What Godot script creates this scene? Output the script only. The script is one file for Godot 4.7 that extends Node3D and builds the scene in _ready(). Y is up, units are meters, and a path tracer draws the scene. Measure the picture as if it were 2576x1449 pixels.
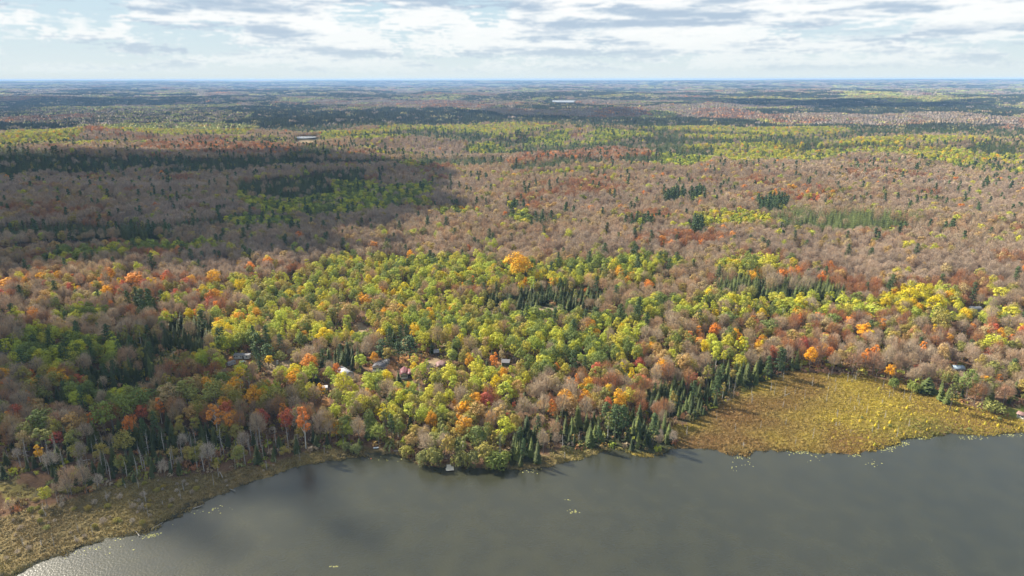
extends Node3D
# A wooded lake shore in autumn seen from the air: lake, bogs, cottages among yellowing trees, hardwood hills to the horizon.

const EYE := Vector3(0, 180, 0)
const PITCH := 17.0
const FOCAL := 1718.0          # of a picture 2576 wide
const SUN_AZ := -54.0          # degrees, to the left of straight ahead
const SUN_EL := 36.0

var rng := RandomNumberGenerator.new()
var relief := FastNoiseLite.new()
var ragged := FastNoiseLite.new()
var mottle := FastNoiseLite.new()
var shore_az := PackedFloat32Array()
var shore_r := PackedFloat32Array()
var bog_deep := PackedFloat32Array()
const ZW := 520
const ZH := 560
var zone := PackedByteArray()
var M := {}
var used := {}
var to_sun := Vector3.ZERO
var lakes := []                # far lakes: [centre, half wide, half deep, level]
var views := []                 # [place, radius, height above ground from which it lies open to the lake]
var clearings := []            # [x, z, radius] kept free of trees
var landmarks := []            # [short name, position]
var trees := []                # every single tree near enough to be one thing

# ------------------------------------------------------------------ small helpers
func lin(r: float, g: float, b: float) -> Color:
	return Color(r, g, b).linear_to_srgb()

func mat(r: float, g: float, b: float, rough := 0.9) -> StandardMaterial3D:
	var m := StandardMaterial3D.new()
	m.albedo_color = lin(r, g, b)
	m.roughness = rough
	m.metallic_specular = 0.3
	return m

func numbered(called: String) -> String:
	var n: int = used.get(called, 0)
	used[called] = n + 1
	return called if n == 0 else "%s_%03d" % [called, n]

func tag(o: Node, label: String, category: String, group := "", kind := "") -> void:
	if label: o.set_meta("label", label)
	if category: o.set_meta("category", category)
	if group: o.set_meta("group", group)
	if kind: o.set_meta("kind", kind)

func base(called: String, at_: Vector3, yaw := 0.0) -> Node3D:
	var o := Node3D.new()
	o.name = numbered(called)
	o.position = at_
	o.rotation.y = yaw
	add_child(o)
	return o

func mesh_of(v: PackedVector3Array, c = null, uv = null, ix = null, nn = null) -> ArrayMesh:
	var a := []
	a.resize(Mesh.ARRAY_MAX)
	a[Mesh.ARRAY_VERTEX] = v
	if c != null: a[Mesh.ARRAY_COLOR] = c
	if uv != null: a[Mesh.ARRAY_TEX_UV] = uv
	if ix != null: a[Mesh.ARRAY_INDEX] = ix
	if nn != null: a[Mesh.ARRAY_NORMAL] = nn
	var m := ArrayMesh.new()
	m.add_surface_from_arrays(Mesh.PRIMITIVE_TRIANGLES, a)
	return m

func part(called: String, m: Mesh, material: Material, parent: Node, at_ := Vector3.ZERO, yaw := 0.0) -> MeshInstance3D:
	var o := MeshInstance3D.new()
	o.name = called if parent != self else numbered(called)
	o.mesh = m
	o.material_override = material
	o.position = at_
	o.rotation.y = yaw
	parent.add_child(o, true)
	return o

func box(s: Vector3) -> BoxMesh:
	var b := BoxMesh.new()
	b.size = s
	return b

# ------------------------------------------------------------------ the lie of the land
func look(px: float, py: float) -> Vector3:
	var d := Vector3((px - 1288.0) / FOCAL, (724.5 - py) / FOCAL, -1.0).normalized()
	return d.rotated(Vector3.RIGHT, deg_to_rad(-PITCH))

func at(px: float, py: float, h := 0.0) -> Vector3:   # the place on the land that a sight line of the survey meets
	var d := look(px, py)
	if d.y > -0.003: d.y = -0.003
	var y := h
	var p := EYE
	for i in 6:
		p = EYE + d * ((y - EYE.y) / d.y)
		y = ground(p.x, p.z) + h
	return Vector3(p.x, y - h, p.z)

func table(t: PackedFloat32Array, az: float) -> float:
	var n := shore_az.size()
	if az <= shore_az[0]: return t[0]
	if az >= shore_az[n - 1]: return t[n - 1]
	var k := shore_az.bsearch(az)
	var f := (az - shore_az[k - 1]) / maxf(shore_az[k] - shore_az[k - 1], 1e-6)
	return lerpf(t[k - 1], t[k], f)

func shore(x: float, z: float) -> float:     # metres inland of the water's edge, negative over the lake
	var az := rad_to_deg(atan2(x, -z))
	var r := sqrt(x * x + z * z)
	if r > 900.0: return r - 300.0
	return r - table(shore_r, az) - ragged.get_noise_2d(x * 5.0, z * 5.0) * 5.0 - ragged.get_noise_2d(x * 18.0, z * 18.0) * 2.0

func ground(x: float, z: float) -> float:
	var r := sqrt(x * x + z * z)
	var s := shore(x, z)
	if s < 0.0: return maxf(-2.5, s * 0.22)
	var y := minf(0.5, 0.12 + s * 0.08)
	var inland := s - table(bog_deep, rad_to_deg(atan2(x, -z))) if r < 900.0 else 400.0
	if inland > 0.0:
		y += 5.0 * smoothstep(0.0, 150.0, inland) + 3.0 * smoothstep(100.0, 420.0, inland)
		var n1 := relief.get_noise_2d(x, z)
		y += 6.0 * (n1 + 0.25) * smoothstep(20.0, 260.0, inland)
		if r > 700.0:
			y += (24.0 * relief.get_noise_2d(x * 0.45 + 900.0, z * 0.8) + 10.0) * smoothstep(700.0, 1800.0, r)
		if r > 2000.0:
			y += (34.0 * relief.get_noise_2d(x * 0.14 - 4000.0, z * 0.2 + 300.0) + 12.0) * smoothstep(2000.0, 6500.0, r)
		if r > 7000.0:
			y += (52.0 * relief.get_noise_2d(x * 0.05 + 700.0, z * 0.06 - 900.0) + 8.0) * smoothstep(7000.0, 17000.0, r)
			y = lerpf(y, 150.0 + 26.0 * relief.get_noise_2d(x * 0.035 - 300.0, z * 0.02), smoothstep(13000.0, 23500.0, r))
			y += 75.0 * exp(-(pow(x - 3350.0, 2.0) / 420.0 / 420.0 + pow(z + 14600.0, 2.0) / 900.0 / 900.0))
	for l in lakes:
		var e: float = pow((x - l[0].x) / l[1], 2.0) + pow((z - l[0].z) / l[2], 2.0)
		if e < 9.0:
			y = lerpf(l[3] - 1.5, y, smoothstep(0.9, 3.5, e))
		# its outlet valley opens towards the near lake
		var away := Vector2(l[0].x, l[0].z)
		var far := away.length()
		if r < far and r > far * 0.72:
			var off := absf(Vector2(x, z).cross(away / far))
			if off < l[1] * 4.0:
				var low: float = l[3] - 1.0 + (far - r) * 0.004
				y = minf(y, lerpf(low, y, maxf(smoothstep(l[1] * 1.4, l[1] * 4.0, off), smoothstep(far * 0.82, far * 0.72, r))))
	return maxf(y, 0.15)

func zcell(x: float, z: float) -> int:
	var az := rad_to_deg(atan2(x, -z))
	var r := sqrt(x * x + z * z)
	var i := clampi(int((az + 52.0) * 5.0), 0, ZW - 1)
	var j := clampi(int((log(r) - log(190.0)) / 0.0105), 0, ZH - 1)
	return j * ZW + i

func zone_at(x: float, z: float) -> int:
	var r := sqrt(x * x + z * z)
	var k := 3.0 if r < 1200.0 else 1.2
	var w := 9.0 if r < 1200.0 else 28.0
	if r > 4000.0:
		k = 0.3
		w = 110.0
	return zone[zcell(x + w * ragged.get_noise_2d(x * k, z * k), z + w * ragged.get_noise_2d(x * k + 500.0, z * k - 300.0))]

func patch(kind: int, cx: float, cy: float, rx: float, ry: float, slope := 0.0, h := 9.0) -> void:
	var c := at(cx, cy, h)
	var far := at(cx, cy - ry, h)
	var near := at(cx, cy + ry, h)
	var e := at(cx + rx, cy + slope * rx, h)
	var az0 := rad_to_deg(atan2(c.x, -c.z))
	var daz := absf(rad_to_deg(atan2(e.x, -e.z)) - az0)
	var l0 := log(Vector2(c.x, c.z).length())
	var lf := log(Vector2(far.x, far.z).length()) - l0
	var ln := l0 - log(Vector2(near.x, near.z).length())
	var sh := log(Vector2(e.x, e.z).length()) - l0
	var i0 := clampi(int((az0 - daz + 52.0) * 5.0), 0, ZW - 1)
	var i1 := clampi(int((az0 + daz + 52.0) * 5.0) + 1, 0, ZW - 1)
	for i in range(i0, i1 + 1):
		var u := ((i + 0.5) / 5.0 - 52.0 - az0) / daz
		var lc := l0 + sh * u
		var j0 := clampi(int((lc - ln - log(190.0)) / 0.0105), 0, ZH - 1)
		var j1 := clampi(int((lc + lf - log(190.0)) / 0.0105) + 1, 0, ZH - 1)
		for j in range(j0, j1 + 1):
			var q := (j + 0.5) * 0.0105 + log(190.0) - lc
			var v := q / (lf if q > 0.0 else ln)
			if u * u + v * v < 1.0:
				zone[j * ZW + i] = kind

# ------------------------------------------------------------------ plants: pieces
var bv: PackedVector3Array
var bc: PackedColorArray

func begin() -> void:
	bv = PackedVector3Array()
	bc = PackedColorArray()

func tri(a: Vector3, b: Vector3, c: Vector3, k: Color) -> void:
	bv.append(a); bv.append(b); bv.append(c)
	bc.append(k); bc.append(k); bc.append(k)

func tone(amount: float) -> Color:
	var t := 1.0 + rng.randf_range(-amount, amount)
	var w := rng.randf_range(-amount, amount) * 0.35
	return Color(t * (1.0 + w), t, t * (1.0 - w))

func rod(a: Vector3, b: Vector3, ra: float, rb: float, sides := 5, k := Color.WHITE) -> void:
	var d := (b - a).normalized()
	var u := d.cross(Vector3(0.3, 0.1, 0.9)).normalized()
	var w := d.cross(u)
	for i in sides:
		var p := TAU * i / sides
		var q := TAU * (i + 1) / sides
		var n0 := u * cos(p) + w * sin(p)
		var n1 := u * cos(q) + w * sin(q)
		tri(a + n0 * ra, b + n0 * rb, a + n1 * ra, k)
		if rb > 0.001: tri(a + n1 * ra, b + n0 * rb, b + n1 * rb, k)

func leaf(p: Vector3, n: Vector3, s: float, k: Color) -> void:
	var u := n.cross(Vector3(rng.randf() - 0.5, rng.randf() - 0.5, rng.randf() - 0.5)).normalized() * s
	var w := n.cross(u).normalized() * s * rng.randf_range(0.55, 0.9)
	tri(p - u, p + w, p + u * 0.9, k)
	tri(p - u, p + u * 0.9, p - w, k)

func leaf_ball(c: Vector3, r: Vector3, n: int, s: float, lowest := -0.55, spread := 0.25) -> void:
	var k0 := tone(0.16)
	for i in n:
		var y := rng.randf_range(lowest, 1.0)
		var a := rng.randf() * TAU
		var h := sqrt(1.0 - y * y)
		var d := Vector3(cos(a) * h, y, sin(a) * h)
		var p := c + d * r * (1.0 + rng.randf_range(-spread, spread * 0.5))
		var nn := (d + Vector3(rng.randf() - 0.5, rng.randf() - 0.2, rng.randf() - 0.5) * 1.0).normalized()
		leaf(p, nn, s * rng.randf_range(0.65, 1.3), k0 * tone(0.14))

func stem(h: float, r: float, lean := 0.02) -> void:
	var p := Vector3(0, -0.6, 0)
	var q := Vector3(rng.randf_range(-lean, lean) * h, h * 0.5, rng.randf_range(-lean, lean) * h)
	rod(p, q, r, r * 0.7)
	rod(q, Vector3(q.x * 1.4, h, q.z * 1.4), r * 0.7, r * 0.2)

# every maker returns [crown mesh, trunk mesh], in metres at its usual size
func done(crown_mat: Material, trunk_mat: Material, cv: PackedVector3Array, cc: PackedColorArray) -> Array:
	var crown := mesh_of(cv, cc)
	crown.surface_set_material(0, crown_mat)
	var trunk := mesh_of(bv, bc)
	trunk.surface_set_material(0, trunk_mat)
	return [crown, trunk]

func broad(h: float, r: float, low: float, clumps: int, leaves: int, s: float, bark: Material) -> Array:
	begin()
	var mid := Vector3(0, lerpf(low, h, 0.5), 0)
	var half := (h - low) * 0.5
	var spots := []
	for i in clumps:
		var y := 1.0 - 1.75 * (i + 0.5) / clumps
		var a := i * 2.39996 + rng.randf_range(-0.5, 0.5)
		var g := sqrt(maxf(0.0, 1.0 - y * y))
		var rr := rng.randf_range(0.4, 0.86)
		var c := mid + Vector3(cos(a) * g * r * rr, y * half * 0.72 + rng.randf_range(-0.9, 0.9), sin(a) * g * r * rr)
		spots.append(c)
		var cr := r * rng.randf_range(0.22, 0.48)
		leaf_ball(c, Vector3(cr, minf(cr * 0.85, half * 0.5), cr), leaves, s)
	var cv := bv
	var cc := bc
	begin()
	stem(h * 0.8, 0.022 * h * 0.7)
	for i in range(1, clumps, 2):
		var c: Vector3 = spots[i]
		rod(Vector3(0, maxf(low * 0.8, c.y * 0.6), 0), c, 0.09, 0.03, 3)
	return done(M.leaf, bark, cv, cc)

func conifer(h: float, r: float, tiers: int, blades: int, bark: Material) -> Array:
	begin()
	var low := h * 0.06
	for t in tiers:
		var f := float(t) / (tiers - 1)
		var y := lerpf(low, h * 0.97, pow(f, 0.92))
		var l := r * (1.0 - f) * rng.randf_range(0.82, 1.14) + 0.12
		var nb := maxi(5, int(blades * (1.0 - 0.55 * f)))
		var off := rng.randf() * TAU
		for b in nb:
			var a := off + TAU * b / nb + rng.randf_range(-0.2, 0.2)
			var ll := l * rng.randf_range(0.7, 1.15)
			var o := Vector3(cos(a), 0, sin(a))
			var w := Vector3(-sin(a), 0, cos(a)) * (0.28 * ll + 0.12)
			var k := tone(0.2)
			var root_ := Vector3(0, y + 0.28 * ll, 0)
			var tip := o * ll + Vector3(0, y - 0.12 * ll, 0)
			var mid := o * ll * 0.6 + Vector3(0, y + 0.06 * ll, 0)
			tri(root_, mid + w - Vector3(0, 0.16 * ll, 0), tip, k)
			tri(root_, tip, mid - w - Vector3(0, 0.16 * ll, 0), k * tone(0.08))
	tri(Vector3(-0.12, h * 0.93, 0), Vector3(0, h * 1.03, 0), Vector3(0.12, h * 0.93, 0.05), Color.WHITE)
	var cv := bv
	var cc := bc
	begin()
	stem(h * 0.95, 0.012 * h + 0.04)
	return done(M.needle, bark, cv, cc)

func three(mk: Array, spread: float) -> Array:
	var cv := PackedVector3Array()
	var cc := PackedColorArray()
	for i in 3:
		var turn := Transform3D(Basis(Vector3.UP, rng.randf() * TAU).scaled(Vector3.ONE * rng.randf_range(0.8, 1.25)), Vector3(cos(i * 2.1), 0, sin(i * 2.1)) * spread)
		var a: Array = mk[0].surface_get_arrays(0)
		for v in a[Mesh.ARRAY_VERTEX]: cv.append(turn * v)
		var k := tone(0.15)
		for c in a[Mesh.ARRAY_COLOR]: cc.append(c * k)
	var m := mesh_of(cv, cc)
	m.surface_set_material(0, M.needle)
	return [m]

func white_pine(h: float, r: float, tufts: int, n: int, s: float, bark: Material) -> Array:
	begin()
	var tips := []
	for i in tufts:
		var f := (i + 0.5) / tufts
		var a := i * 2.39996 + rng.randf_range(-0.6, 0.6)
		var y := lerpf(h * 0.26, h * 0.95, f)
		var l := r * (1.05 - 0.85 * f) * rng.randf_range(0.55, 1.1)
		var c := Vector3(cos(a) * l * 0.7, y + l * 0.1, sin(a) * l * 0.7)
		tips.append(c)
		leaf_ball(c, Vector3(r * 0.36, r * 0.15, r * 0.36) * rng.randf_range(0.8, 1.2), n, s, -0.6)
	leaf_ball(Vector3(0, h * 0.95, 0), Vector3(r * 0.22, r * 0.25, r * 0.22), n, s)
	var cv := bv
	var cc := bc
	begin()
	stem(h * 0.97, 0.016 * h)
	for c in tips:
		rod(Vector3(0, c.y - 0.4, 0), c, 0.08, 0.03, 3)
	return done(M.needle, bark, cv, cc)

func bare(h: float, r: float, low: float, twigs: int, w: float, leaves: int, bark: Material) -> Array:
	begin()
	var limbs := []
	for i in 7:
		var a := i * 2.39996 + rng.randf_range(-0.4, 0.4)
		var up := rng.randf_range(0.45, 0.95)
		limbs.append(Vector3(cos(a) * r * 0.62 * (1.25 - up), lerpf(low, h, up) - 0.08 * h, sin(a) * r * 0.62 * (1.25 - up)))
	var mid := Vector3(0, lerpf(low, h, 0.42), 0)
	for i in twigs:
		var y := 1.0 - 1.55 * (i + rng.randf()) / twigs
		var a := rng.randf() * TAU
		var g := sqrt(maxf(0.0, 1.0 - y * y))
		var d := Vector3(cos(a) * g, y, sin(a) * g)
		var bump := 0.86 + 0.2 * sin(a * 3.0 + y * 4.0) * g
		var tip := mid + d * Vector3(r, (h - low) * 0.56, r) * bump * rng.randf_range(0.72, 1.05)
		var l := rng.randf_range(1.2, 2.6) * r * 0.2
		var from := tip - (d * 0.8 + Vector3(rng.randf() - 0.5, 0.55, rng.randf() - 0.5)).normalized() * l
		var side := (tip - from).cross(Vector3(rng.randf() - 0.5, rng.randf() - 0.5, rng.randf() - 0.5)).normalized() * w
		var k := tone(0.22)
		tri(from - side * 0.6, tip, from + side * 0.6, k)
		var fork := from.lerp(tip, 0.4)
		var t2 := fork + (tip - from).rotated(side.normalized(), rng.randf_range(0.4, 0.8)) * 0.6
		tri(fork - side * 0.4, t2, fork + side * 0.4, k)
	for i in leaves:
		var y := rng.randf_range(-0.4, 1.0)
		var a := rng.randf() * TAU
		var g := sqrt(1.0 - y * y)
		var d := Vector3(cos(a) * g, y, sin(a) * g)
		leaf(mid + d * Vector3(r, (h - low) * 0.55, r) * rng.randf_range(0.6, 0.98), (d + Vector3(rng.randf() - 0.5, rng.randf() - 0.5, rng.randf() - 0.5)).normalized(), w * 1.9, tone(0.25))
	var cv := bv
	var cc := bc
	begin()
	stem(h * 0.72, 0.014 * h, 0.015)
	for c in limbs:
		var l0 := Vector3(0, maxf(low * 0.75, c.y * 0.5), 0)
		rod(l0, c, 0.13, 0.05, 4)
		for j in 2:
			rod(l0.lerp(c, 0.6 + 0.15 * j), c + Vector3(rng.randf_range(-1, 1) * r * 0.35, h * 0.12, rng.randf_range(-1, 1) * r * 0.35), 0.06, 0.02, 3)
	return done(M.twig, bark, cv, cc)

func snag(h: float, bark: Material) -> Array:
	begin()
	for i in int(h * 2.2):
		var y := rng.randf_range(h * 0.25, h * 0.95)
		var a := rng.randf() * TAU
		var l := rng.randf_range(0.3, 1.1) * (1.15 - y / h) * 1.6
		rod(Vector3(0, y, 0), Vector3(cos(a) * l, y + rng.randf_range(-0.35, 0.25) * l, sin(a) * l), 0.045, 0.012, 3, tone(0.15))
	var cv := bv
	var cc := bc
	begin()
	rod(Vector3(0, -0.3, 0), Vector3(rng.randf_range(-0.2, 0.2), h * 0.55, rng.randf_range(-0.2, 0.2)), 0.15, 0.1, 5)
	rod(bv[1], Vector3(rng.randf_range(-0.5, 0.5), h, rng.randf_range(-0.5, 0.5)), 0.1, 0.02, 5)
	return done(M.deadwood, bark, cv, cc)

func shrub(h: float, r: float, clumps: int, n: int, s: float) -> Array:
	begin()
	for i in clumps:
		var a := i * 2.39996
		var d := sqrt((i + 0.4) / clumps) * r * 0.75
		var y := h * (1.0 - 0.55 * pow(d / r, 1.5))
		var cr := r * rng.randf_range(0.28, 0.42)
		leaf_ball(Vector3(cos(a) * d, y - cr * 0.7, sin(a) * d), Vector3(cr, minf(cr, y * 0.6), cr), n, s, -0.8)
	var cv := bv
	var cc := bc
	begin()
	for i in 6:
		var a := i * 1.05
		rod(Vector3(cos(a) * 0.2, -0.2, sin(a) * 0.2), Vector3(cos(a) * r * 0.5, h * 0.7, sin(a) * r * 0.5), 0.05, 0.02, 3)
	return done(M.leaf, M.bark_grey, cv, cc)

func tuft(h: float, r: float, n: int) -> Array:
	begin()
	for i in n:
		var a := rng.randf() * TAU
		var d := sqrt(rng.randf()) * r
		var p := Vector3(cos(a) * d, -0.05, sin(a) * d)
		var b := rng.randf() * TAU
		var w := Vector3(cos(b), 0, sin(b)) * rng.randf_range(0.1, 0.22)
		tri(p - w, p + Vector3(rng.randf_range(-0.35, 0.35), h * rng.randf_range(0.5, 1.1), rng.randf_range(-0.35, 0.35)), p + w, tone(0.22))
	return done(M.grass, M.bark_grey, bv, bc)

func mound(h: float, r: float, n: int, s: float) -> Array:
	begin()
	leaf_ball(Vector3(0, h * 0.15, 0), Vector3(r, h * 0.85, r), n, s, -0.1, 0.35)
	return done(M.leaf, M.bark_grey, bv, bc)

func canopy_clump(side: float, lumps: int, h: float, r: float, pointed: bool) -> Array:   # a stand of far trees
	begin()
	for i in lumps:
		var x := rng.randf_range(-0.5, 0.5) * side
		var z := rng.randf_range(-0.5, 0.5) * side
		var hh := h * rng.randf_range(0.7, 1.15)
		var rr := r * rng.randf_range(0.75, 1.25)
		var k := tone(0.17)
		var n := 6
		var off := rng.randf() * TAU
		for j in n:
			var a := off + TAU * j / n
			var b := off + TAU * (j + 1) / n
			var pa := Vector3(x + cos(a) * rr, 0, z + sin(a) * rr)
			var pb := Vector3(x + cos(b) * rr, 0, z + sin(b) * rr)
			if pointed:
				tri(pa, Vector3(x, hh, z), pb, k)
			else:
				var y := hh * rng.randf_range(0.55, 0.7)
				var qa := pa + Vector3(0, y, 0)
				var qb := pb + Vector3(0, y, 0)
				tri(pa * Vector3(1, 0, 1), qa, pb, k)
				tri(pb, qa, qb, k)
				tri(qa, Vector3(x + rng.randf_range(-1, 1), hh, z), qb, k * tone(0.06))
	return done(M.canopy, M.bark_grey, bv, bc)

# ------------------------------------------------------------------ what grows where
enum { HARD, MIXY, GREEN, DARK, BOG, OPEN, FIRE, GOLD, SWAMP, WET, OLIVE, PINES, WILLOW, RUST, FIRS, STARK, YOUNG, MEADOW, LAWN, LITTER, FARMIX }
var PAL := {}
var STAND := {}
var KIND := {}                 # kind -> near variants, mid variants

func palettes() -> void:
	PAL = {
		"twig": [Vector3(.42, .31, .20), Vector3(.45, .305, .19), Vector3(.40, .315, .215), Vector3(.44, .28, .155), Vector3(.48, .38, .265), Vector3(.41, .31, .17)],
		"russet": [Vector3(.40, .20, .09), Vector3(.38, .165, .075), Vector3(.42, .24, .11), Vector3(.35, .2, .12)],
		"pale": [Vector3(.46, .40, .33), Vector3(.42, .35, .28)],
		"lime": [Vector3(.48, .49, .055), Vector3(.42, .46, .065), Vector3(.53, .49, .055), Vector3(.36, .42, .065), Vector3(.49, .43, .065)],
		"yellow": [Vector3(.66, .50, .02), Vector3(.58, .48, .025), Vector3(.66, .45, .025), Vector3(.54, .48, .035)],
		"green": [Vector3(.18, .23, .06), Vector3(.22, .26, .06), Vector3(.15, .19, .055), Vector3(.25, .29, .06)],
		"olive": [Vector3(.28, .26, .06), Vector3(.32, .28, .07), Vector3(.24, .25, .07), Vector3(.36, .28, .07)],
		"tan": [Vector3(.42, .30, .12), Vector3(.40, .31, .15), Vector3(.46, .30, .11)],
		"amber": [Vector3(.74, .37, .02), Vector3(.68, .38, .03), Vector3(.64, .33, .035)],
		"orange": [Vector3(.70, .26, .04), Vector3(.62, .22, .05), Vector3(.66, .29, .06)],
		"red": [Vector3(.48, .13, .07), Vector3(.44, .12, .08), Vector3(.52, .16, .07)],
		"spruce": [Vector3(.05, .066, .024), Vector3(.062, .078, .028), Vector3(.075, .09, .03), Vector3(.042, .058, .024)],
		"fir": [Vector3(.10, .125, .035), Vector3(.12, .14, .04), Vector3(.085, .11, .035)],
		"pine": [Vector3(.07, .11, .04), Vector3(.08, .12, .045), Vector3(.06, .095, .04)],
		"willow": [Vector3(.26, .27, .10), Vector3(.22, .245, .09), Vector3(.29, .28, .085)],
		"grey": [Vector3(.36, .34, .31), Vector3(.42, .39, .35), Vector3(.30, .28, .26)],
		"larch": [Vector3(.50, .40, .03), Vector3(.40, .36, .04), Vector3(.45, .33, .03)],
	}
	# share, kind of tree, colours; then how densely
	STAND = {
		HARD: [[.77, "bare", "twig"], [.08, "bare", "russet"], [.06, "broad", "tan"], [.034, "broad", "olive"], [.005, "broad", "orange"], [.028, "pine", "pine"], [.023, "broad", "lime"]],
		MIXY: [[.20, "broad", "lime"], [.30, "poplar", "lime"], [.13, "broad", "olive"], [.05, "broad", "yellow"], [.11, "broad", "green"], [.05, "bare", "twig"], [.06, "poplar", "tan"], [.08, "spruce", "spruce"], [.02, "broad", "amber"]],
		GREEN: [[.40, "broad", "green"], [.30, "broad", "lime"], [.10, "poplar", "lime"], [.06, "pine", "pine"], [.06, "spruce", "fir"], [.05, "bare", "twig"], [.03, "broad", "olive"]],
		DARK: [[.70, "spruce", "spruce"], [.16, "spruce", "fir"], [.06, "pine", "pine"], [.04, "bare", "twig"], [.04, "poplar", "olive"]],
		FIRE: [[.32, "bare", "twig"], [.12, "broad", "olive"], [.07, "poplar", "orange"], [.06, "broad", "red"], [.14, "bare", "russet"], [.06, "broad", "amber"], [.07, "broad", "tan"], [.06, "broad", "olive"], [.06, "spruce", "spruce"], [.03, "poplar", "yellow"]],
		GOLD: [[.42, "broad", "yellow"], [.25, "broad", "lime"], [.12, "broad", "olive"], [.08, "poplar", "yellow"], [.08, "bare", "twig"], [.05, "broad", "amber"]],
		SWAMP: [[.34, "spruce", "spruce"], [.34, "snag", "grey"], [.14, "bare", "pale"], [.12, "shrub", "olive"], [.06, "poplar", "olive"]],
		OLIVE: [[.20, "broad", "olive"], [.36, "poplar", "olive"], [.14, "broad", "tan"], [.08, "broad", "lime"], [.08, "bare", "twig"], [.06, "broad", "amber"], [.04, "spruce", "spruce"], [.04, "broad", "green"]],
		FIRS: [[.80, "spruce", "fir"], [.12, "spruce", "spruce"], [.08, "bare", "twig"]],
		STARK: [[.42, "spruce", "spruce"], [.46, "snag", "grey"], [.04, "bare", "pale"], [.08, "broad", "olive"]],
		PINES: [[.80, "pine", "pine"], [.12, "spruce", "fir"], [.08, "broad", "lime"]],
		WILLOW: [[.6, "shrub", "willow"], [.2, "shrub", "olive"], [.12, "poplar", "olive"], [.08, "spruce", "fir"]],
		RUST: [[.5, "bare", "russet"], [.3, "bare", "twig"], [.12, "broad", "orange"], [.08, "pine", "pine"]],
		YOUNG: [[.62, "spruce", "fir"], [.18, "spruce", "spruce"], [.2, "shrub", "olive"]],
		FARMIX: [[.3, "bare", "twig"], [.3, "spruce", "spruce"], [.15, "pine", "pine"], [.13, "broad", "olive"], [.12, "broad", "lime"]],
		BOG: [], OPEN: [], WET: [], MEADOW: [], LAWN: [], LITTER: [],
	}

func dense(z: int) -> float:
	match z:
		HARD, RUST, FARMIX: return 0.58
		MIXY, GREEN, GOLD, OLIVE: return 0.62
		FIRE: return 0.52
		DARK, FIRS, STARK: return 0.95
		PINES: return 0.5
		SWAMP: return 0.85
		WILLOW: return 0.5
		YOUNG: return 0.75
	return 0.0

func survey() -> void:
	# the water's edge, from the left to the right, and how deep the open bog lies behind it
	var pts := [[-900, 1430, 40], [-300, 1500, 60], [0, 1461, 66], [50, 1440, 64], [90, 1415, 62], [180, 1385, 58], [270, 1355, 55], [370, 1330, 50], [440, 1297, 42], [480, 1277, 40], [530, 1260, 36], [575, 1240, 32],
		[600, 1222, 28], [640, 1208, 24], [700, 1193, 20], [750, 1178, 16], [800, 1168, 13], [850, 1158, 9], [885, 1149, 5], [934, 1146, 6], [1005, 1148, 5], [1036, 1157, 2], [1054, 1167, 1], [1107, 1174, 2], [1136, 1172, 3],
		[1170, 1177, 2], [1236, 1178, 2], [1267, 1174, 5], [1303, 1178, 8], [1347, 1178, 9], [1392, 1169, 10], [1436, 1160, 9], [1481, 1150, 7], [1525, 1141, 4], [1570, 1140, 2], [1614, 1145, 2], [1659, 1145, 2], [1681, 1139, 4],
		[1703, 1129, 12], [1717, 1127, 20], [1775, 1132, 40], [1806, 1140, 58], [1850, 1145, 80], [1872, 1146, 92], [1895, 1137, 98], [1939, 1133, 102], [1992, 1137, 108], [2028, 1132, 106], [2072, 1133, 106], [2104, 1140, 108],
		[2139, 1147, 108], [2161, 1143, 106], [2197, 1132, 98], [2250, 1123, 90], [2272, 1112, 80], [2295, 1103, 72], [2339, 1094, 60], [2384, 1096, 52], [2428, 1098, 44], [2472, 1100, 38], [2517, 1094, 28], [2576, 1089, 18], [2750, 1075, 14], [3200, 1060, 20], [4200, 1050, 30]]
	for p in pts:
		var d := look(p[0], p[1])
		var q := d * (-EYE.y / d.y)
		shore_az.append(rad_to_deg(atan2(q.x, -q.z)))
		shore_r.append(Vector2(q.x, q.z).length())
		bog_deep.append(p[2])
	shore_az.append(180.0); shore_r.append(700.0); bog_deep.append(20.0)

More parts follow.
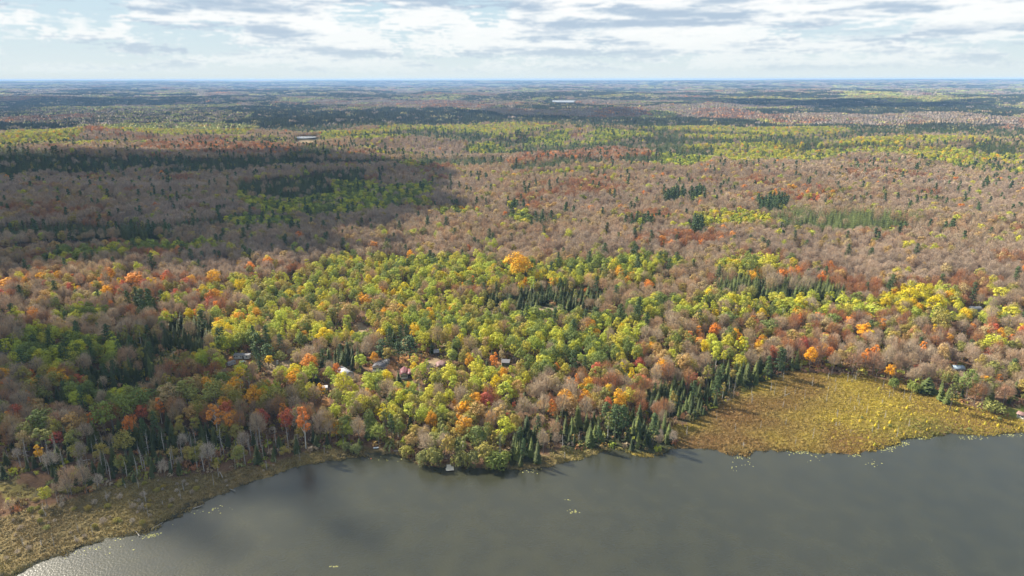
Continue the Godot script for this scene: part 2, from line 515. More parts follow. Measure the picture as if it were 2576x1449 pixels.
func lay_out() -> void:
	zone.resize(ZW * ZH)
	zone.fill(HARD)
	# far country: stands follow the lie of the land
	for j in ZH:
		var r := exp((j + 0.5) * 0.0105 + log(190.0))
		if r < 1480.0: continue
		for i in ZW:
			var az := deg_to_rad((i + 0.5) / 5.0 - 52.0)
			var x := sin(az) * r
			var z := -cos(az) * r
			var n := mottle.get_noise_2d(x * 0.55, z * 0.8) + 0.35 * mottle.get_noise_2d(x * 3.0, z * 3.0)
			var m := mottle.get_noise_2d(x * 0.8 + 9000.0, z * 1.1 - 2000.0)
			var k := HARD
			if n > 0.03: k = DARK
			elif n > -0.10: k = FARMIX
			elif m > 0.24: k = MIXY
			elif m > 0.14: k = GREEN
			elif m < -0.26: k = RUST
			zone[j * ZW + i] = k
	var P := [
		# far bands
		[RUST, 1000, 262, 140, 6], [RUST, 1130, 268, 110, 5], [MIXY, 1120, 276, 130, 5], [DARK, 900, 300, 420, 26], [DARK, 200, 262, 180, 6], [FARMIX, 300, 290, 330, 16], [RUST, 120, 297, 120, 6],
		[MIXY, 450, 324, 200, 15], [DARK, 190, 352, 140, 6], [MIXY, 90, 340, 120, 9], [OPEN, 244, 360, 12, 3], [HARD, 420, 378, 330, 14], [RUST, 570, 372, 190, 15], [FARMIX, 700, 352, 120, 8],
		[DARK, 1150, 345, 300, 12], [FARMIX, 1010, 372, 130, 7], [RUST, 1180, 380, 150, 7], [DARK, 720, 402, 330, 9, 0.02], [DARK, 1130, 407, 170, 8], [MEADOW, 765, 407, 46, 4], [MEADOW, 880, 407, 70, 5], [MIXY, 1050, 412, 25, 8],
		[DARK, 1750, 240, 300, 4], [DARK, 2100, 262, 330, 8], [MIXY, 1940, 252, 150, 3], [MIXY, 2250, 245, 170, 6], [HARD, 1760, 276, 300, 8], [HARD, 1400, 290, 190, 12], [DARK, 1400, 303, 220, 7], [RUST, 1560, 281, 80, 5],
		[RUST, 1900, 294, 180, 8], [HARD, 2250, 300, 330, 18], [RUST, 2555, 315, 40, 12], [FARMIX, 1480, 326, 250, 8], [MIXY, 1330, 318, 80, 6], [GREEN, 1480, 342, 170, 9], [MIXY, 1870, 330, 260, 11], [HARD, 1450, 333, 40, 5],
		[DARK, 1560, 352, 140, 9], [DARK, 1960, 352, 330, 10], [MIXY, 1830, 346, 120, 5], [MIXY, 2300, 356, 260, 9], [DARK, 2520, 372, 90, 8], [DARK, 1700, 378, 190, 18], [MIXY, 1860, 370, 160, 7], [MIXY, 2360, 386, 190, 13], [MIXY, 1860, 392, 70, 16],
		[RUST, 1470, 392, 190, 14], [DARK, 1420, 409, 150, 10], [GREEN, 1690, 404, 90, 14], [DARK, 1620, 400, 50, 12], [MIXY, 1430, 427, 170, 4], [GOLD, 2556, 412, 30, 6], [GREEN, 2540, 430, 40, 8],
		# the middle slopes
		[GREEN, 850, 482, 240, 56, -0.06], [DARK, 720, 470, 120, 30], [DARK, 900, 440, 130, 18], [DARK, 560, 410, 160, 12], [HARD, 1010, 440, 90, 26], [DARK, 120, 574, 330, 13, -0.02], [DARK, 480, 560, 200, 10, -0.14], [YOUNG, 200, 602, 230, 11, -0.03], [GREEN, 330, 622, 210, 12, -0.05],
		[GREEN, 660, 556, 90, 14], [MIXY, 1060, 512, 34, 12], [MIXY, 1150, 530, 60, 8], [DARK, 1340, 548, 70, 10], [GREEN, 1310, 545, 26, 12], [PINES, 1290, 522, 24, 9],
		[PINES, 1700, 494, 28, 14], [PINES, 1752, 492, 22, 14], [FIRE, 2010, 490, 110, 20], [PINES, 1945, 515, 44, 18], [MIXY, 1840, 549, 105, 20], [FIRS, 2120, 556, 190, 24], [PINES, 1750, 570, 34, 14], [PINES, 1618, 556, 26, 12], [FIRE, 1880, 500, 30, 10],
		[PINES, 2390, 582, 24, 12], [RUST, 1700, 600, 160, 14], [RUST, 1990, 690, 130, 24], [HARD, 2300, 620, 300, 40],
		# the yellow-green belt behind the shore
		[MIXY, 700, 735, 230, 48, -0.06], [MIXY, 960, 690, 190, 52], [GREEN, 1130, 668, 120, 26], [MIXY, 1220, 690, 260, 34], [GREEN, 1480, 672, 150, 22], [MIXY, 1560, 690, 80, 26], [FIRE, 250, 720, 260, 34], [HARD, 180, 770, 170, 40],
		[PINES, 370, 765, 44, 22], [FIRE, 560, 770, 90, 30], [GREEN, 200, 790, 60, 14], [MIXY, 500, 800, 90, 20],
		[MIXY, 700, 815, 190, 42], [MIXY, 1130, 800, 330, 60], [OLIVE, 900, 775, 130, 26], [DARK, 1380, 738, 160, 26], [YOUNG, 1400, 776, 190, 16], [MIXY, 1080, 770, 80, 40], [GREEN, 1380, 830, 290, 46], [MIXY, 1200, 870, 240, 44], [MIXY, 1480, 850, 190, 40],
		[FIRS, 1950, 722, 180, 27, 0.03], [GREEN, 1700, 770, 120, 30], [MIXY, 1800, 765, 150, 34], [MIXY, 2040, 775, 220, 34], [OLIVE, 1620, 700, 110, 20], [MIXY, 1900, 668, 110, 24], [GREEN, 1640, 660, 90, 16], [GOLD, 2310, 755, 110, 34], [MIXY, 2420, 800, 140, 44], [FIRE, 2090, 830, 330, 34], [FIRE, 2250, 850, 360, 50], [HARD, 2330, 900, 190, 34],
		[HARD, 1720, 830, 110, 30], [FIRE, 1800, 860, 170, 36], [MIXY, 1820, 880, 60, 34], [FIRE, 2120, 890, 190, 32], [DARK, 1880, 925, 170, 24, -0.1], [DARK, 1990, 925, 190, 18], [DARK, 1740, 985, 80, 44], [SWAMP, 1850, 955, 60, 18], [DARK, 2360, 975, 120, 30, 0.15], [FIRE, 2500, 980, 90, 34],
		[FIRE, 1560, 960, 190, 60], [GREEN, 1430, 880, 190, 44], [OLIVE, 1700, 870, 60, 30], [FIRE, 1480, 1010, 130, 40], [HARD, 1640, 1000, 80, 40], [DARK, 1680, 985, 60, 40], [DARK, 1530, 1060, 130, 46], [DARK, 1640, 1090, 70, 40], [SWAMP, 1690, 1105, 24, 26], [DARK, 1330, 1095, 60, 28],
		[MIXY, 1120, 950, 230, 60], [OLIVE, 1130, 1020, 230, 50], [MIXY, 1000, 1010, 150, 50], [FIRE, 1270, 1030, 70, 44], [OLIVE, 950, 1070, 110, 34], [OLIVE, 1200, 1080, 120, 30], [WILLOW, 1080, 1140, 60, 30], [WILLOW, 1200, 1140, 90, 36], [GREEN, 950, 1085, 80, 18],
		[GREEN, 150, 870, 150, 50], [FIRE, 90, 960, 140, 46], [DARK, 470, 830, 70, 40, -0.3], [DARK, 345, 890, 66, 64], [DARK, 270, 945, 70, 50], [DARK, 180, 985, 90, 26], [YOUNG, 440, 890, 60, 40], [YOUNG, 310, 955, 60, 22, -0.4], [GREEN, 590, 880, 70, 36], [MIXY, 560, 900, 90, 26],
		[FIRE, 60, 1050, 150, 50], [GREEN, 330, 1000, 150, 36], [OLIVE, 560, 985, 220, 40], [MIXY, 760, 950, 100, 34], [FIRE, 420, 1050, 200, 34], [DARK, 480, 1090, 330, 40], [FIRE, 690, 1050, 110, 30], [PINES, 670, 880, 50, 24], [PINES, 1030, 868, 60, 26], [PINES, 960, 875, 26, 20], [DARK, 850, 890, 60, 24],
		[SWAMP, 230, 1140, 320, 44, -0.02], [SWAMP, 420, 1170, 200, 26, -0.1], [SWAMP, 60, 1180, 80, 30], [STARK, 480, 1112, 380, 40, -0.03], [STARK, 150, 1130, 150, 34],
	]
	for p in P:
		patch(p[0], p[1], p[2], p[3], p[4], p[5] if p.size() > 5 else 0.0)
	for l in lakes:
		var far := Vector2(l[0].x, l[0].z).length()
		for j in ZH:
			var r := exp((j + 0.5) * 0.0105 + log(190.0))
			if absf(r - far) > 900.0: continue
			for i in ZW:
				var az := deg_to_rad((i + 0.5) / 5.0 - 52.0)
				var q := Vector2(sin(az) * r, -cos(az) * r)
				var toward := far - r
				var off := absf(sin(az - atan2(l[0].x, -l[0].z))) * r
				if off < l[1] * 1.5 and toward < l[2] * 1.6 + 0.11 * far and toward > -l[2] * 1.6: zone[j * ZW + i] = OPEN if toward > l[2] * 1.7 else WET
	# open ground, seen bare
	var O := [[LITTER, 600, 907, 34, 14], [OPEN, 905, 834, 16, 26], [OPEN, 700, 922, 40, 9], [OPEN, 668, 953, 22, 10], [LITTER, 1025, 907, 52, 17], [LITTER, 950, 928, 34, 9], [OPEN, 1100, 912, 24, 14], [LITTER, 1252, 920, 22, 14],
		[LAWN, 1012, 960, 24, 9], [LAWN, 2565, 1040, 34, 14], [OPEN, 2448, 786, 30, 7], [OPEN, 1330, 776, 120, 5], [MEADOW, 40, 1232, 66, 20], [LITTER, 820, 1020, 20, 24], [OPEN, 735, 880, 12, 10]]
	for p in O:
		patch(p[0], p[1], p[2], p[3], p[4], 0.0, 0.0)
		var c := at(p[1], p[2])
		if p[2] > 800: views.append([c, p[3] * EYE.distance_to(c) / FOCAL * 0.7, 0.6])
	# bogs between the water and the trees, and the bare strip at the edge
	for j in ZH:
		var r := exp((j + 0.5) * 0.0105 + log(190.0))
		if r > 620.0: break
		for i in ZW:
			var az := (i + 0.5) / 5.0 - 52.0
			var s := r - table(shore_r, az)
			var deep := table(bog_deep, az)
			if s < 0.0:
				zone[j * ZW + i] = WET
			elif s < deep * (1.0 if az > 5.0 else 0.74) and zone[j * ZW + i] not in [LAWN, MEADOW]:
				zone[j * ZW + i] = BOG

func zone_colour(z: int) -> Vector3:
	match z:
		BOG: return Vector3(.17, .125, .045)
		OPEN: return Vector3(.30, .235, .15)
		MEADOW: return Vector3(.24, .20, .075)
		LAWN: return Vector3(.20, .23, .05)
		LITTER: return Vector3(.36, .19, .08)
		WET: return Vector3(.05, .05, .035)
		SWAMP: return Vector3(.14, .12, .065)
		DARK: return Vector3(.06, .065, .035)
		YOUNG: return Vector3(.15, .14, .06)
	return Vector3(.15, .095, .06)

func canopy_colour(z: int) -> Vector3:
	match z:
		HARD: return Vector3(.22, .15, .11)
		RUST: return Vector3(.27, .14, .08)
		DARK: return Vector3(.05, .075, .035)
		FARMIX: return Vector3(.11, .105, .06)
		MIXY, GOLD: return Vector3(.24, .25, .05)
		GREEN: return Vector3(.12, .17, .04)
	return zone_colour(z)

# ------------------------------------------------------------------ the setting
func make_sky() -> ImageTexture:
	# air, a pale band over the horizon, and rows of cumulus one behind the other, far to near
	var W := 4096
	var H := 2048
	var f := FastNoiseLite.new()
	f.noise_type = FastNoiseLite.TYPE_SIMPLEX_SMOOTH
	f.seed = 41
	f.frequency = 1.0
	f.fractal_type = FastNoiseLite.FRACTAL_FBM
	f.fractal_octaves = 5
	f.fractal_gain = 0.55
	var img := Image.create(W, H, false, Image.FORMAT_RGB8)
	img.fill(Color(0.87, 0.91, 0.92))
	var small := Image.create(512, 128, false, Image.FORMAT_RGB8)
	for y in 128:
		for x in 512:
			small.set_pixel(x, y, high_sky(f, (x + 0.5) / 512.0 * TAU, PI / 2 * (1.0 - (y + 0.5) / 128.0)))
	small.resize(W, H / 2, Image.INTERPOLATE_CUBIC)
	img.blit_rect(small, Rect2i(0, 0, W, H / 2), Vector2i.ZERO)
	var rows := 130
	var n := 8
	var foot := PackedFloat32Array()
	var tall := PackedFloat32Array()
	foot.resize(n * W)
	tall.resize(n * W)
	for i in n:
		var e := 0.55 * pow(1.46, i)
		var thick := 0.2 + e * 0.55
		var wide := 1.0 / (3.0 + thick * 7.5)
		for x in W:
			var deg := (x + 0.5) / W * 360.0
			var d := deg if deg < 180.0 else deg - 360.0
			var c := cos(deg_to_rad(deg)) * 57.3
			var s := sin(deg_to_rad(deg)) * 57.3
			var v := f.get_noise_3d(c * wide, s * wide, i * 13.7)
			var cover := 0.15
			cover -= 0.08 * exp(-pow((d + 33.0) / 5.5, 2.0)) * smoothstep(1.8, 3.2, e)
			cover += 0.40 * exp(-pow((d + 19.0) / 8.0, 2.0)) * smoothstep(1.6, 2.6, e)
			cover += 0.22 * exp(-pow((d - 10.0) / 22.0, 2.0)) * smoothstep(1.2, 2.5, e)
			tall[i * W + x] = thick * clampf((v + cover) * 3.0, -1.0, 1.25)
			foot[i * W + x] = e + thick * 0.25 * f.get_noise_3d(c * wide * 0.7, s * wide * 0.7, i * 7.1 + 100.0)
	for y in range(H / 2 - rows, H / 2):
		var up := 90.0 - 180.0 * (y + 0.5) / H
		var ground_haze := exp(-up / 1.3)
		for x in W:
			var a := (x + 0.5) / W * TAU
			var deg := rad_to_deg(a)
			if deg > 180.0: deg -= 360.0
			var c := cos(a) * 57.3
			var s := sin(a) * 57.3
			var k := Vector3(0.73, 0.855, 0.93).lerp(Vector3(0.86, 0.91, 0.92), clampf(1.15 * exp(-up / 5.5), 0.0, 1.0))
			var fine := 0.36 / (0.25 + up * 0.16)
			var p := f.get_noise_3d(c * fine, s * fine, up * fine * 1.7)
			var p2 := f.get_noise_3d(c * 0.085 + 40.0, s * 0.085, up * 0.75)
			for i in n:
				var h := tall[i * W + x]
				if h <= 0.0: continue
				var e := 0.55 * pow(1.46, i)
				var size := 0.2 + e * 0.55
				var q := (up - foot[i * W + x] + p * size * 0.6) / h
				if q < -0.2 or q > 1.15: continue
				var o := smoothstep(-0.2, 0.1, q) * (1.0 - smoothstep(0.6, 1.05, q)) * clampf(h / size * 2.2, 0.0, 0.93)
				var lit := smoothstep(-0.1, 0.5, q * 0.55 + p2 * 1.15 + p * 0.4 + 0.38 - 0.22 * clampf(h / size, 0.0, 1.0))
				var shade := Vector3(0.69, 0.765, 0.845).lerp(Vector3(1.0, 1.0, 0.995), lit)
				shade = shade.lerp(Vector3(0.86, 0.915, 0.93), clampf(0.75 * exp(-e / 1.5), 0.0, 1.0))
				k = k.lerp(shade, o)
			k = k.lerp(Vector3(0.875, 0.915, 0.92), clampf(ground_haze, 0.0, 1.0))
			var g := maxf(0.0, Vector3(sin(a), deg_to_rad(up), -cos(a)).normalized().dot(to_sun))
			k = k.lerp(Vector3.ONE, 0.75 * pow(g, 14.0))
			var out := Color(k.x, k.y, k.z)
			if y < H / 2 - rows + 24: out = img.get_pixel(x, y).lerp(out, (y - (H / 2 - rows)) / 24.0)
			img.set_pixel(x, y, out)
	return ImageTexture.create_from_image(img)

func high_sky(f: FastNoiseLite, a: float, el: float) -> Color:
	var sky := Vector3(0.60, 0.77, 0.90).lerp(Vector3(0.36, 0.56, 0.80), smoothstep(0.1, 0.9, el))
	var d := 1.6 / tan(maxf(el, 0.02))
	var n := f.get_noise_2d(sin(a) * d * 0.6 + 3.0, cos(a) * d * 0.6 - 7.0)
	var c := sky.lerp(Vector3(0.70, 0.775, 0.86).lerp(Vector3(1, 1, 0.99), smoothstep(0.35, -0.1, n)), smoothstep(-0.32, -0.12, n))
	var g := maxf(0.0, Vector3(sin(a) * cos(el), sin(el), -cos(a) * cos(el)).dot(to_sun))
	c = c.lerp(Vector3.ONE, 0.75 * pow(g, 14.0))
	return Color(c.x, c.y, c.z)

func make_cloud(shadow: Vector3, rx: float, rz: float, yaw: float, bits: int) -> void:
	# a bank of cloud whose shadow lies at the given place
	var high := 1150.0
	var c := shadow + to_sun * ((high - shadow.y) / to_sun.y)
	begin()
	for i in bits:
		var a := rng.randf() * TAU
		var d := sqrt(rng.randf())
		var p := Vector3(cos(a) * d * rx, rng.randf_range(-20, 60), sin(a) * d * rz)
		var r := minf(rx, rz) * rng.randf_range(0.14, 0.36) * (1.15 - 0.55 * d)
		var la := 7
		var lo := 10
		for u in la:
			for v in lo:
				var q := []
				for w in [[u, v], [u + 1, v], [u + 1, v + 1], [u, v + 1]]:
					var th: float = PI * w[0] / la
					var ph: float = TAU * w[1] / lo
					var n := Vector3(sin(th) * cos(ph), cos(th) * 0.55, sin(th) * sin(ph))
					q.append(p + n * r * (1.0 + 0.4 * mottle.get_noise_3dv((p + n * r) * 9.0)))
				tri(q[0], q[1], q[2], Color.WHITE)
				tri(q[0], q[2], q[3], Color.WHITE)
	var o := part("cloud", mesh_of(bv), M.cloud, self, c, yaw)
	tag(o, "", "", "", "structure")

func terrain() -> void:
	var angles := PackedFloat32Array()
	var a := -180.0
	while a < 180.0:
		angles.append(a)
		a += 6.0 if absf(a + 0.1) >= 57.0 else 0.24
	angles.append(180.0)
	var radii := PackedFloat32Array()
	var r := 60.0
	while r < 24500.0:
		radii.append(r)
		r *= 1.009 if r > 195.0 and r < 900.0 else (1.03 if r < 195.0 else (1.014 if r < 7000.0 else 1.03))
	var v := PackedVector3Array()
	var c := PackedColorArray()
	var uv := PackedVector2Array()
	var nn := angles.size()
	for rr in radii:
		for an in angles:
			var x := sin(deg_to_rad(an)) * rr
			var z := -cos(deg_to_rad(an)) * rr
			var y := ground(x, z)
			var zz := zone_at(x, z)
			var k := zone_colour(zz)
			if rr > 1500.0:
				k = k.lerp(canopy_colour(zz), smoothstep(1500.0, 3000.0, rr))
				if rr > 2400.0: y += 8.0 * smoothstep(2400.0, 4000.0, rr) * (0.0 if zz in [OPEN, MEADOW, WET] else 1.0)
			k *= 1.0 + 0.3 * mottle.get_noise_2d(x * 30.0, z * 30.0) + 0.2 * mottle.get_noise_2d(x * 120.0, z * 120.0)
			if zz == BOG:
				var t := mottle.get_noise_2d(x * 14.0 + 50.0, z * 14.0)
				k = k.lerp(Vector3(.30, .23, .05), clampf(t * 1.8, 0.0, 1.0)).lerp(Vector3(.15, .085, .04), clampf(-t * 1.6, 0.0, 1.0))
				if x < 60.0: k = k.lerp(Vector3(.19, .155, .08), 0.75)
			v.append(Vector3(x, y, z))
			c.append(Color(k.x, k.y, k.z))
			uv.append(Vector2(x, z) * 0.03)
	var ix := PackedInt32Array()
	for j in radii.size() - 1:
		for i in nn - 1:
			var p := j * nn + i
			ix.append(p); ix.append(p + nn); ix.append(p + 1)
			ix.append(p + 1); ix.append(p + nn); ix.append(p + nn + 1)
	var st := SurfaceTool.new()
	st.create_from(mesh_of(v, c, uv, ix), 0)
	st.generate_normals()
	var o := part("terrain", st.commit(), M.soil, self)
	tag(o, "", "", "", "structure")

func water() -> void:
	var p := PlaneMesh.new()
	p.size = Vector2(2600, 2200)
	var o := part("lake_water", p, M.water, self, Vector3(0, 0.0, 480))
	tag(o, "", "", "", "structure")
	for l in lakes:
		var v := PackedVector3Array()
		for i in 40:
			for k in [0, i + 1, i]:
				var q := Vector3.ZERO
				if k > 0 or (k == i and i > 0) or (k == 0 and i != 0):
					q = Vector3.ZERO
				v.append(q)
			v[i * 3] = Vector3.ZERO
			v[i * 3 + 1] = Vector3(cos(TAU * i / 40.0) * l[1] * 1.3, 0, sin(TAU * i / 40.0) * l[2] * 1.3)
			v[i * 3 + 2] = Vector3(cos(TAU * (i + 1) / 40.0) * l[1] * 1.3, 0, sin(TAU * (i + 1) / 40.0) * l[2] * 1.3)
		var w := part("far_lake", mesh_of(v), M.far_water, self, Vector3(l[0].x, l[3], l[0].z))
		tag(w, "", "", "", "structure")

# ------------------------------------------------------------------ the forest
var heaps := {}                # mesh pair -> [transforms, colours, name]

func heap(key: String, pair: Array, t: Transform3D, k: Color) -> void:
	if not heaps.has(pair):
		heaps[pair] = [[], PackedColorArray(), key]
	heaps[pair][0].append(t)
	heaps[pair][1].append(k)

func flush_heaps() -> void:
	for pair in heaps:
		var h: Array = heaps[pair]
		for s in pair.size():
			var me: Mesh = pair[s]
			if me == null or me.get_surface_count() == 0: continue
			var mm := MultiMesh.new()
			mm.transform_format = MultiMesh.TRANSFORM_3D
			mm.use_colors = s == 0
			mm.mesh = me
			mm.instance_count = h[0].size()
			for i in h[0].size():
				mm.set_instance_transform(i, h[0][i])
				if s == 0: mm.set_instance_color(i, h[1][i])
			var o := MultiMeshInstance3D.new()
			o.name = numbered(h[2] if s == 0 else h[2] + "_trunk_wood")
			o.multimesh = mm
			o.set_meta("kind", "stuff")
			add_child(o)

func hue(pal: String) -> Color:
	var l: Array = PAL[pal]
	var c: Vector3 = l[rng.randi() % l.size()]
	var d: Vector3 = l[rng.randi() % l.size()]
	c = c.lerp(d, rng.randf() * 0.5) * rng.randf_range(0.86, 1.14)
	return Color(c.x, c.y, c.z)

func set_of(kind: String, far: int) -> Array:
	var l: Array = KIND[kind][far]
	return l[rng.randi() % l.size()]

const WHOLE := {"broad": 13.5, "poplar": 14.5, "bare": 16.5, "spruce": 13.0, "pine": 18.0, "shrub": 3.4, "snag": 8.0, "larch": 4.0}
const STUFF_NAME := {"broad": "broadleaf_forest", "poplar": "poplar_forest", "bare": "leafless_forest", "spruce": "spruce_forest", "pine": "pine_forest", "shrub": "shrubbery", "snag": "dead_wood_thicket", "larch": "larch_thicket"}

func blocked(x: float, z: float, r: float) -> bool:
	for c in clearings:
		if pow(x - c[0], 2.0) + pow(z - c[1], 2.0) < pow(c[2] + r, 2.0): return true
	return false

func room(x: float, y: float, z: float, tall: float, wide: float) -> float:   # yards and cottages stand open towards the lake: share of its height a tree has grown there
	var f := 1.0
	for v in views:
		var u := Vector2(-v[0].x, -v[0].z)
		var far := u.length()
		u /= far
		var rel := Vector2(x - v[0].x, z - v[0].z)
		var along := rel.dot(u)
		if along < -v[1] or along > 75.0: continue
		if absf(rel.cross(u)) > v[1] + wide * 0.8: continue
		var line: float = v[0].y + v[2] + maxf(along - v[1] * 0.5, 0.0) * (EYE.y - v[0].y) / far
		f = minf(f, (line - y) / tall)
	return clampf(f, 0.0, 1.0)

func forest() -> void:
	var ring := 205.0
	while ring < 19500.0:
		var gap := 4.4
		if ring > 780.0: gap = 6.2
		if ring > 2500.0: gap = 18.0
		if ring > 6500.0: gap = 58.0
		var n := int(ring * deg_to_rad(88.0) / gap)
		for i in n:
			var az := deg_to_rad(-44.0 + 88.0 * (i + rng.randf()) / n)
			var r := ring + rng.randf() * gap
			var x := sin(az) * r
			var z := -cos(az) * r
			var zz := zone_at(x, z)
			var d := dense(zz)
			if d == 0.0: continue
			if ring < 2500.0:
				if rng.randf() > minf(d * (1.0 if ring < 780.0 else (1.65 if d < 0.7 else 1.0)), 1.0): continue
				if ring < 620.0 and blocked(x, z, 1.5): continue
				if ring < 620.0 and shore(x, z) < 2.0: continue
			var y := ground(x, z)
			var pick := rng.randf()
			var row: Array = STAND[zz][0]
			for e in STAND[zz]:
				pick -= e[0]
				if pick <= 0.0:
					row = e
					break
			# stands of one colour run together
			if zz == HARD and row[1] == "bare":
				var t := mottle.get_noise_2d(x * 5.0, z * 5.0)
				row = [0, "bare", "russet" if t > 0.26 + rng.randf() * 0.25 else "twig"]
			var kind: String = row[1]
			var k := hue(row[2])
			if kind == "bare" and row[2] == "twig":
				var grey := clampf(0.5 + 1.6 * mottle.get_noise_2d(x * 2.2 - 400.0, z * 3.0), 0.0, 1.0)
				k = k.lerp(Color(.43, .335, .265), 0.6 * grey) * (1.0 + 0.3 * mottle.get_noise_2d(x * 9.0, z * 9.0))
			if ring >= 2500.0:
				var pair: Array
				var pointed := kind in ["spruce", "pine"]
				if ring < 6500.0: pair = set_of("stand_pointed" if pointed else "stand_round", 0)
				else: pair = set_of("stand_pointed" if pointed else "stand_round", 1)
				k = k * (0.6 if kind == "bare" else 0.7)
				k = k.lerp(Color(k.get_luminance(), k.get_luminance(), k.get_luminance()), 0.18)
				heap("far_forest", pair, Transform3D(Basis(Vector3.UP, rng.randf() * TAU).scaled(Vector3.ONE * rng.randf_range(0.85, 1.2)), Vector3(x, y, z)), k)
				continue
			var s := rng.randf_range(0.78, 1.18) if rng.randf() < 0.75 else rng.randf_range(0.45, 0.8)
			if zz == YOUNG: s *= 0.42
			if zz == SWAMP: s *= 1.25 if kind == "snag" else 0.66
			if zz == STARK: s *= 1.5 if kind == "snag" else 0.85
			if zz == DARK: s *= rng.randf_range(0.75, 1.12)
			if zz == HARD and kind == "bare": s *= 0.9
			if zz == FIRS: s *= 1.3
			if ring < 780.0:
				if ring < 640.0:
					s *= room(x, y, z, s * float(WHOLE[kind]), 3.2 * s)
					if s < 0.22: continue
				trees.append([kind, row[2], k, Vector3(x, y, z), s, s * (rng.randf_range(0.72, 1.18) if kind != "spruce" else rng.randf_range(0.7, 1.5)), false])
			else:
				var lod := 1 if ring < 1250.0 else 2
				heap(STUFF_NAME[kind], set_of(kind, lod), Transform3D(Basis(Vector3.UP, rng.randf() * TAU).scaled(Vector3(s, s, s)), Vector3(x, y, z)), k)
		ring += gap

func undergrowth() -> void:
	var ring := 240.0
	while ring < 640.0:
		var gap := 3.6
		var n := int(ring * deg_to_rad(84.0) / gap)
		for i in n:
			var az := deg_to_rad(-42.0 + 84.0 * (i + rng.randf()) / n)
			var r := ring + rng.randf() * gap
			var x := sin(az) * r
			var z := -cos(az) * r
			if shore(x, z) < 1.5: continue
			var zz := zone_at(x, z)
			if zz in [BOG, OPEN, MEADOW, LAWN, LITTER, WET] or blocked(x, z, 0.0): continue
			if rng.randf() > 0.55: continue
			var k := hue(["tan", "olive", "russet", "lime", "twig", "willow"][rng.randi() % 6]) * 0.85
			var s := rng.randf_range(0.8, 2.6)
			var y := ground(x, z)
			if room(x, y, z, s, s) < 1.0: continue
			heap("undergrowth", set_of("mound", 0), Transform3D(Basis(Vector3.UP, rng.randf() * TAU).scaled(Vector3(s, s * rng.randf_range(0.8, 1.9), s)), Vector3(x, y, z)), k)
		ring += gap

func hero(px: float, py: float, w: float, hh: float, kind: String, pal: String) -> void:
	# a tree that stands out in the survey: crown middle at px, py; w by hh its crown
	var usual: float = WHOLE[kind]
	var c := at(px, py, 9.0)
	for i in 3:
		var dist := EYE.distance_to(c + Vector3(0, 9, 0))
		var m := dist / FOCAL
		var deep := 0.92 if kind in ["spruce", "larch"] else (0.95 if kind in ["shrub", "snag"] else 0.70)
		var tall: float = clampf(hh * m * (0.8 if kind == "spruce" else 1.02) / deep, 1.5, 30.0)
		c = at(px, py, tall * (1.0 - deep * 0.5))
		if i == 2:
			var wide := {"broad": 8.8, "poplar": 5.4, "bare": 10.0, "spruce": 3.3, "pine": 7.6, "shrub": 6.4, "snag": 1.6, "larch": 1.7}
			var row := [kind, pal, hue(pal), c, tall / usual, w * m / float(wide[kind]), true]
			for t in range(trees.size() - 1, -1, -1):      # nothing else grows in the same spot
				var o: Array = trees[t]
				if not o[6] and Vector2(o[3].x - c.x, o[3].z - c.z).length() < w * m * 0.42:
					trees.remove_at(t)
			trees.append(row)

const SPECIES := {"broad": ["maple_tree", "maple", "tree"], "poplar": ["birch_tree", "birch", "tree"], "bare": ["leafless_tree", "leafless hardwood", "leafless tree"], "spruce": ["spruce_tree", "spruce", "conifer"], "pine": ["pine_tree", "pine", "pine"], "shrub": ["shrub", "shrub", "shrub"], "snag": ["dead_tree", "dead snag", "dead tree"], "larch": ["larch_tree", "larch", "larch"]}
const COLOUR := {"twig": "brown", "russet": "russet", "pale": "pale grey", "lime": "yellow-green", "yellow": "bright yellow", "green": "green", "olive": "olive", "tan": "tan", "amber": "amber", "orange": "orange", "red": "red", "spruce": "dark", "fir": "mid-green", "pine": "blue-green", "willow": "grey-green", "grey": "bleached", "larch": "golden"}
const ORDINAL := ["first", "second", "third", "fourth", "fifth", "sixth", "seventh", "eighth", "ninth", "tenth", "eleventh", "twelfth", "thirteenth", "fourteenth", "fifteenth", "sixteenth", "seventeenth", "eighteenth", "nineteenth"]
const TENS := ["", "", "twenty", "thirty", "forty", "fifty", "sixty", "seventy", "eighty", "ninety"]

func nth(n: int) -> String:
	if n < 19: return ORDINAL[n]
	var k := n + 1
	if k >= 100: return "hundred-and-" + nth(n - 100)
	return TENS[k / 10].trim_suffix("y") + "ieth" if k % 10 == 0 else TENS[k / 10] + "-" + ORDINAL[k % 10 - 1]

func seen(p: Vector3) -> bool:
	var d := (p - EYE).rotated(Vector3.RIGHT, deg_to_rad(PITCH))
	return d.z < 0.0 and absf(d.x / -d.z) * FOCAL < 1300.0 and absf(d.y / -d.z) * FOCAL < 735.0

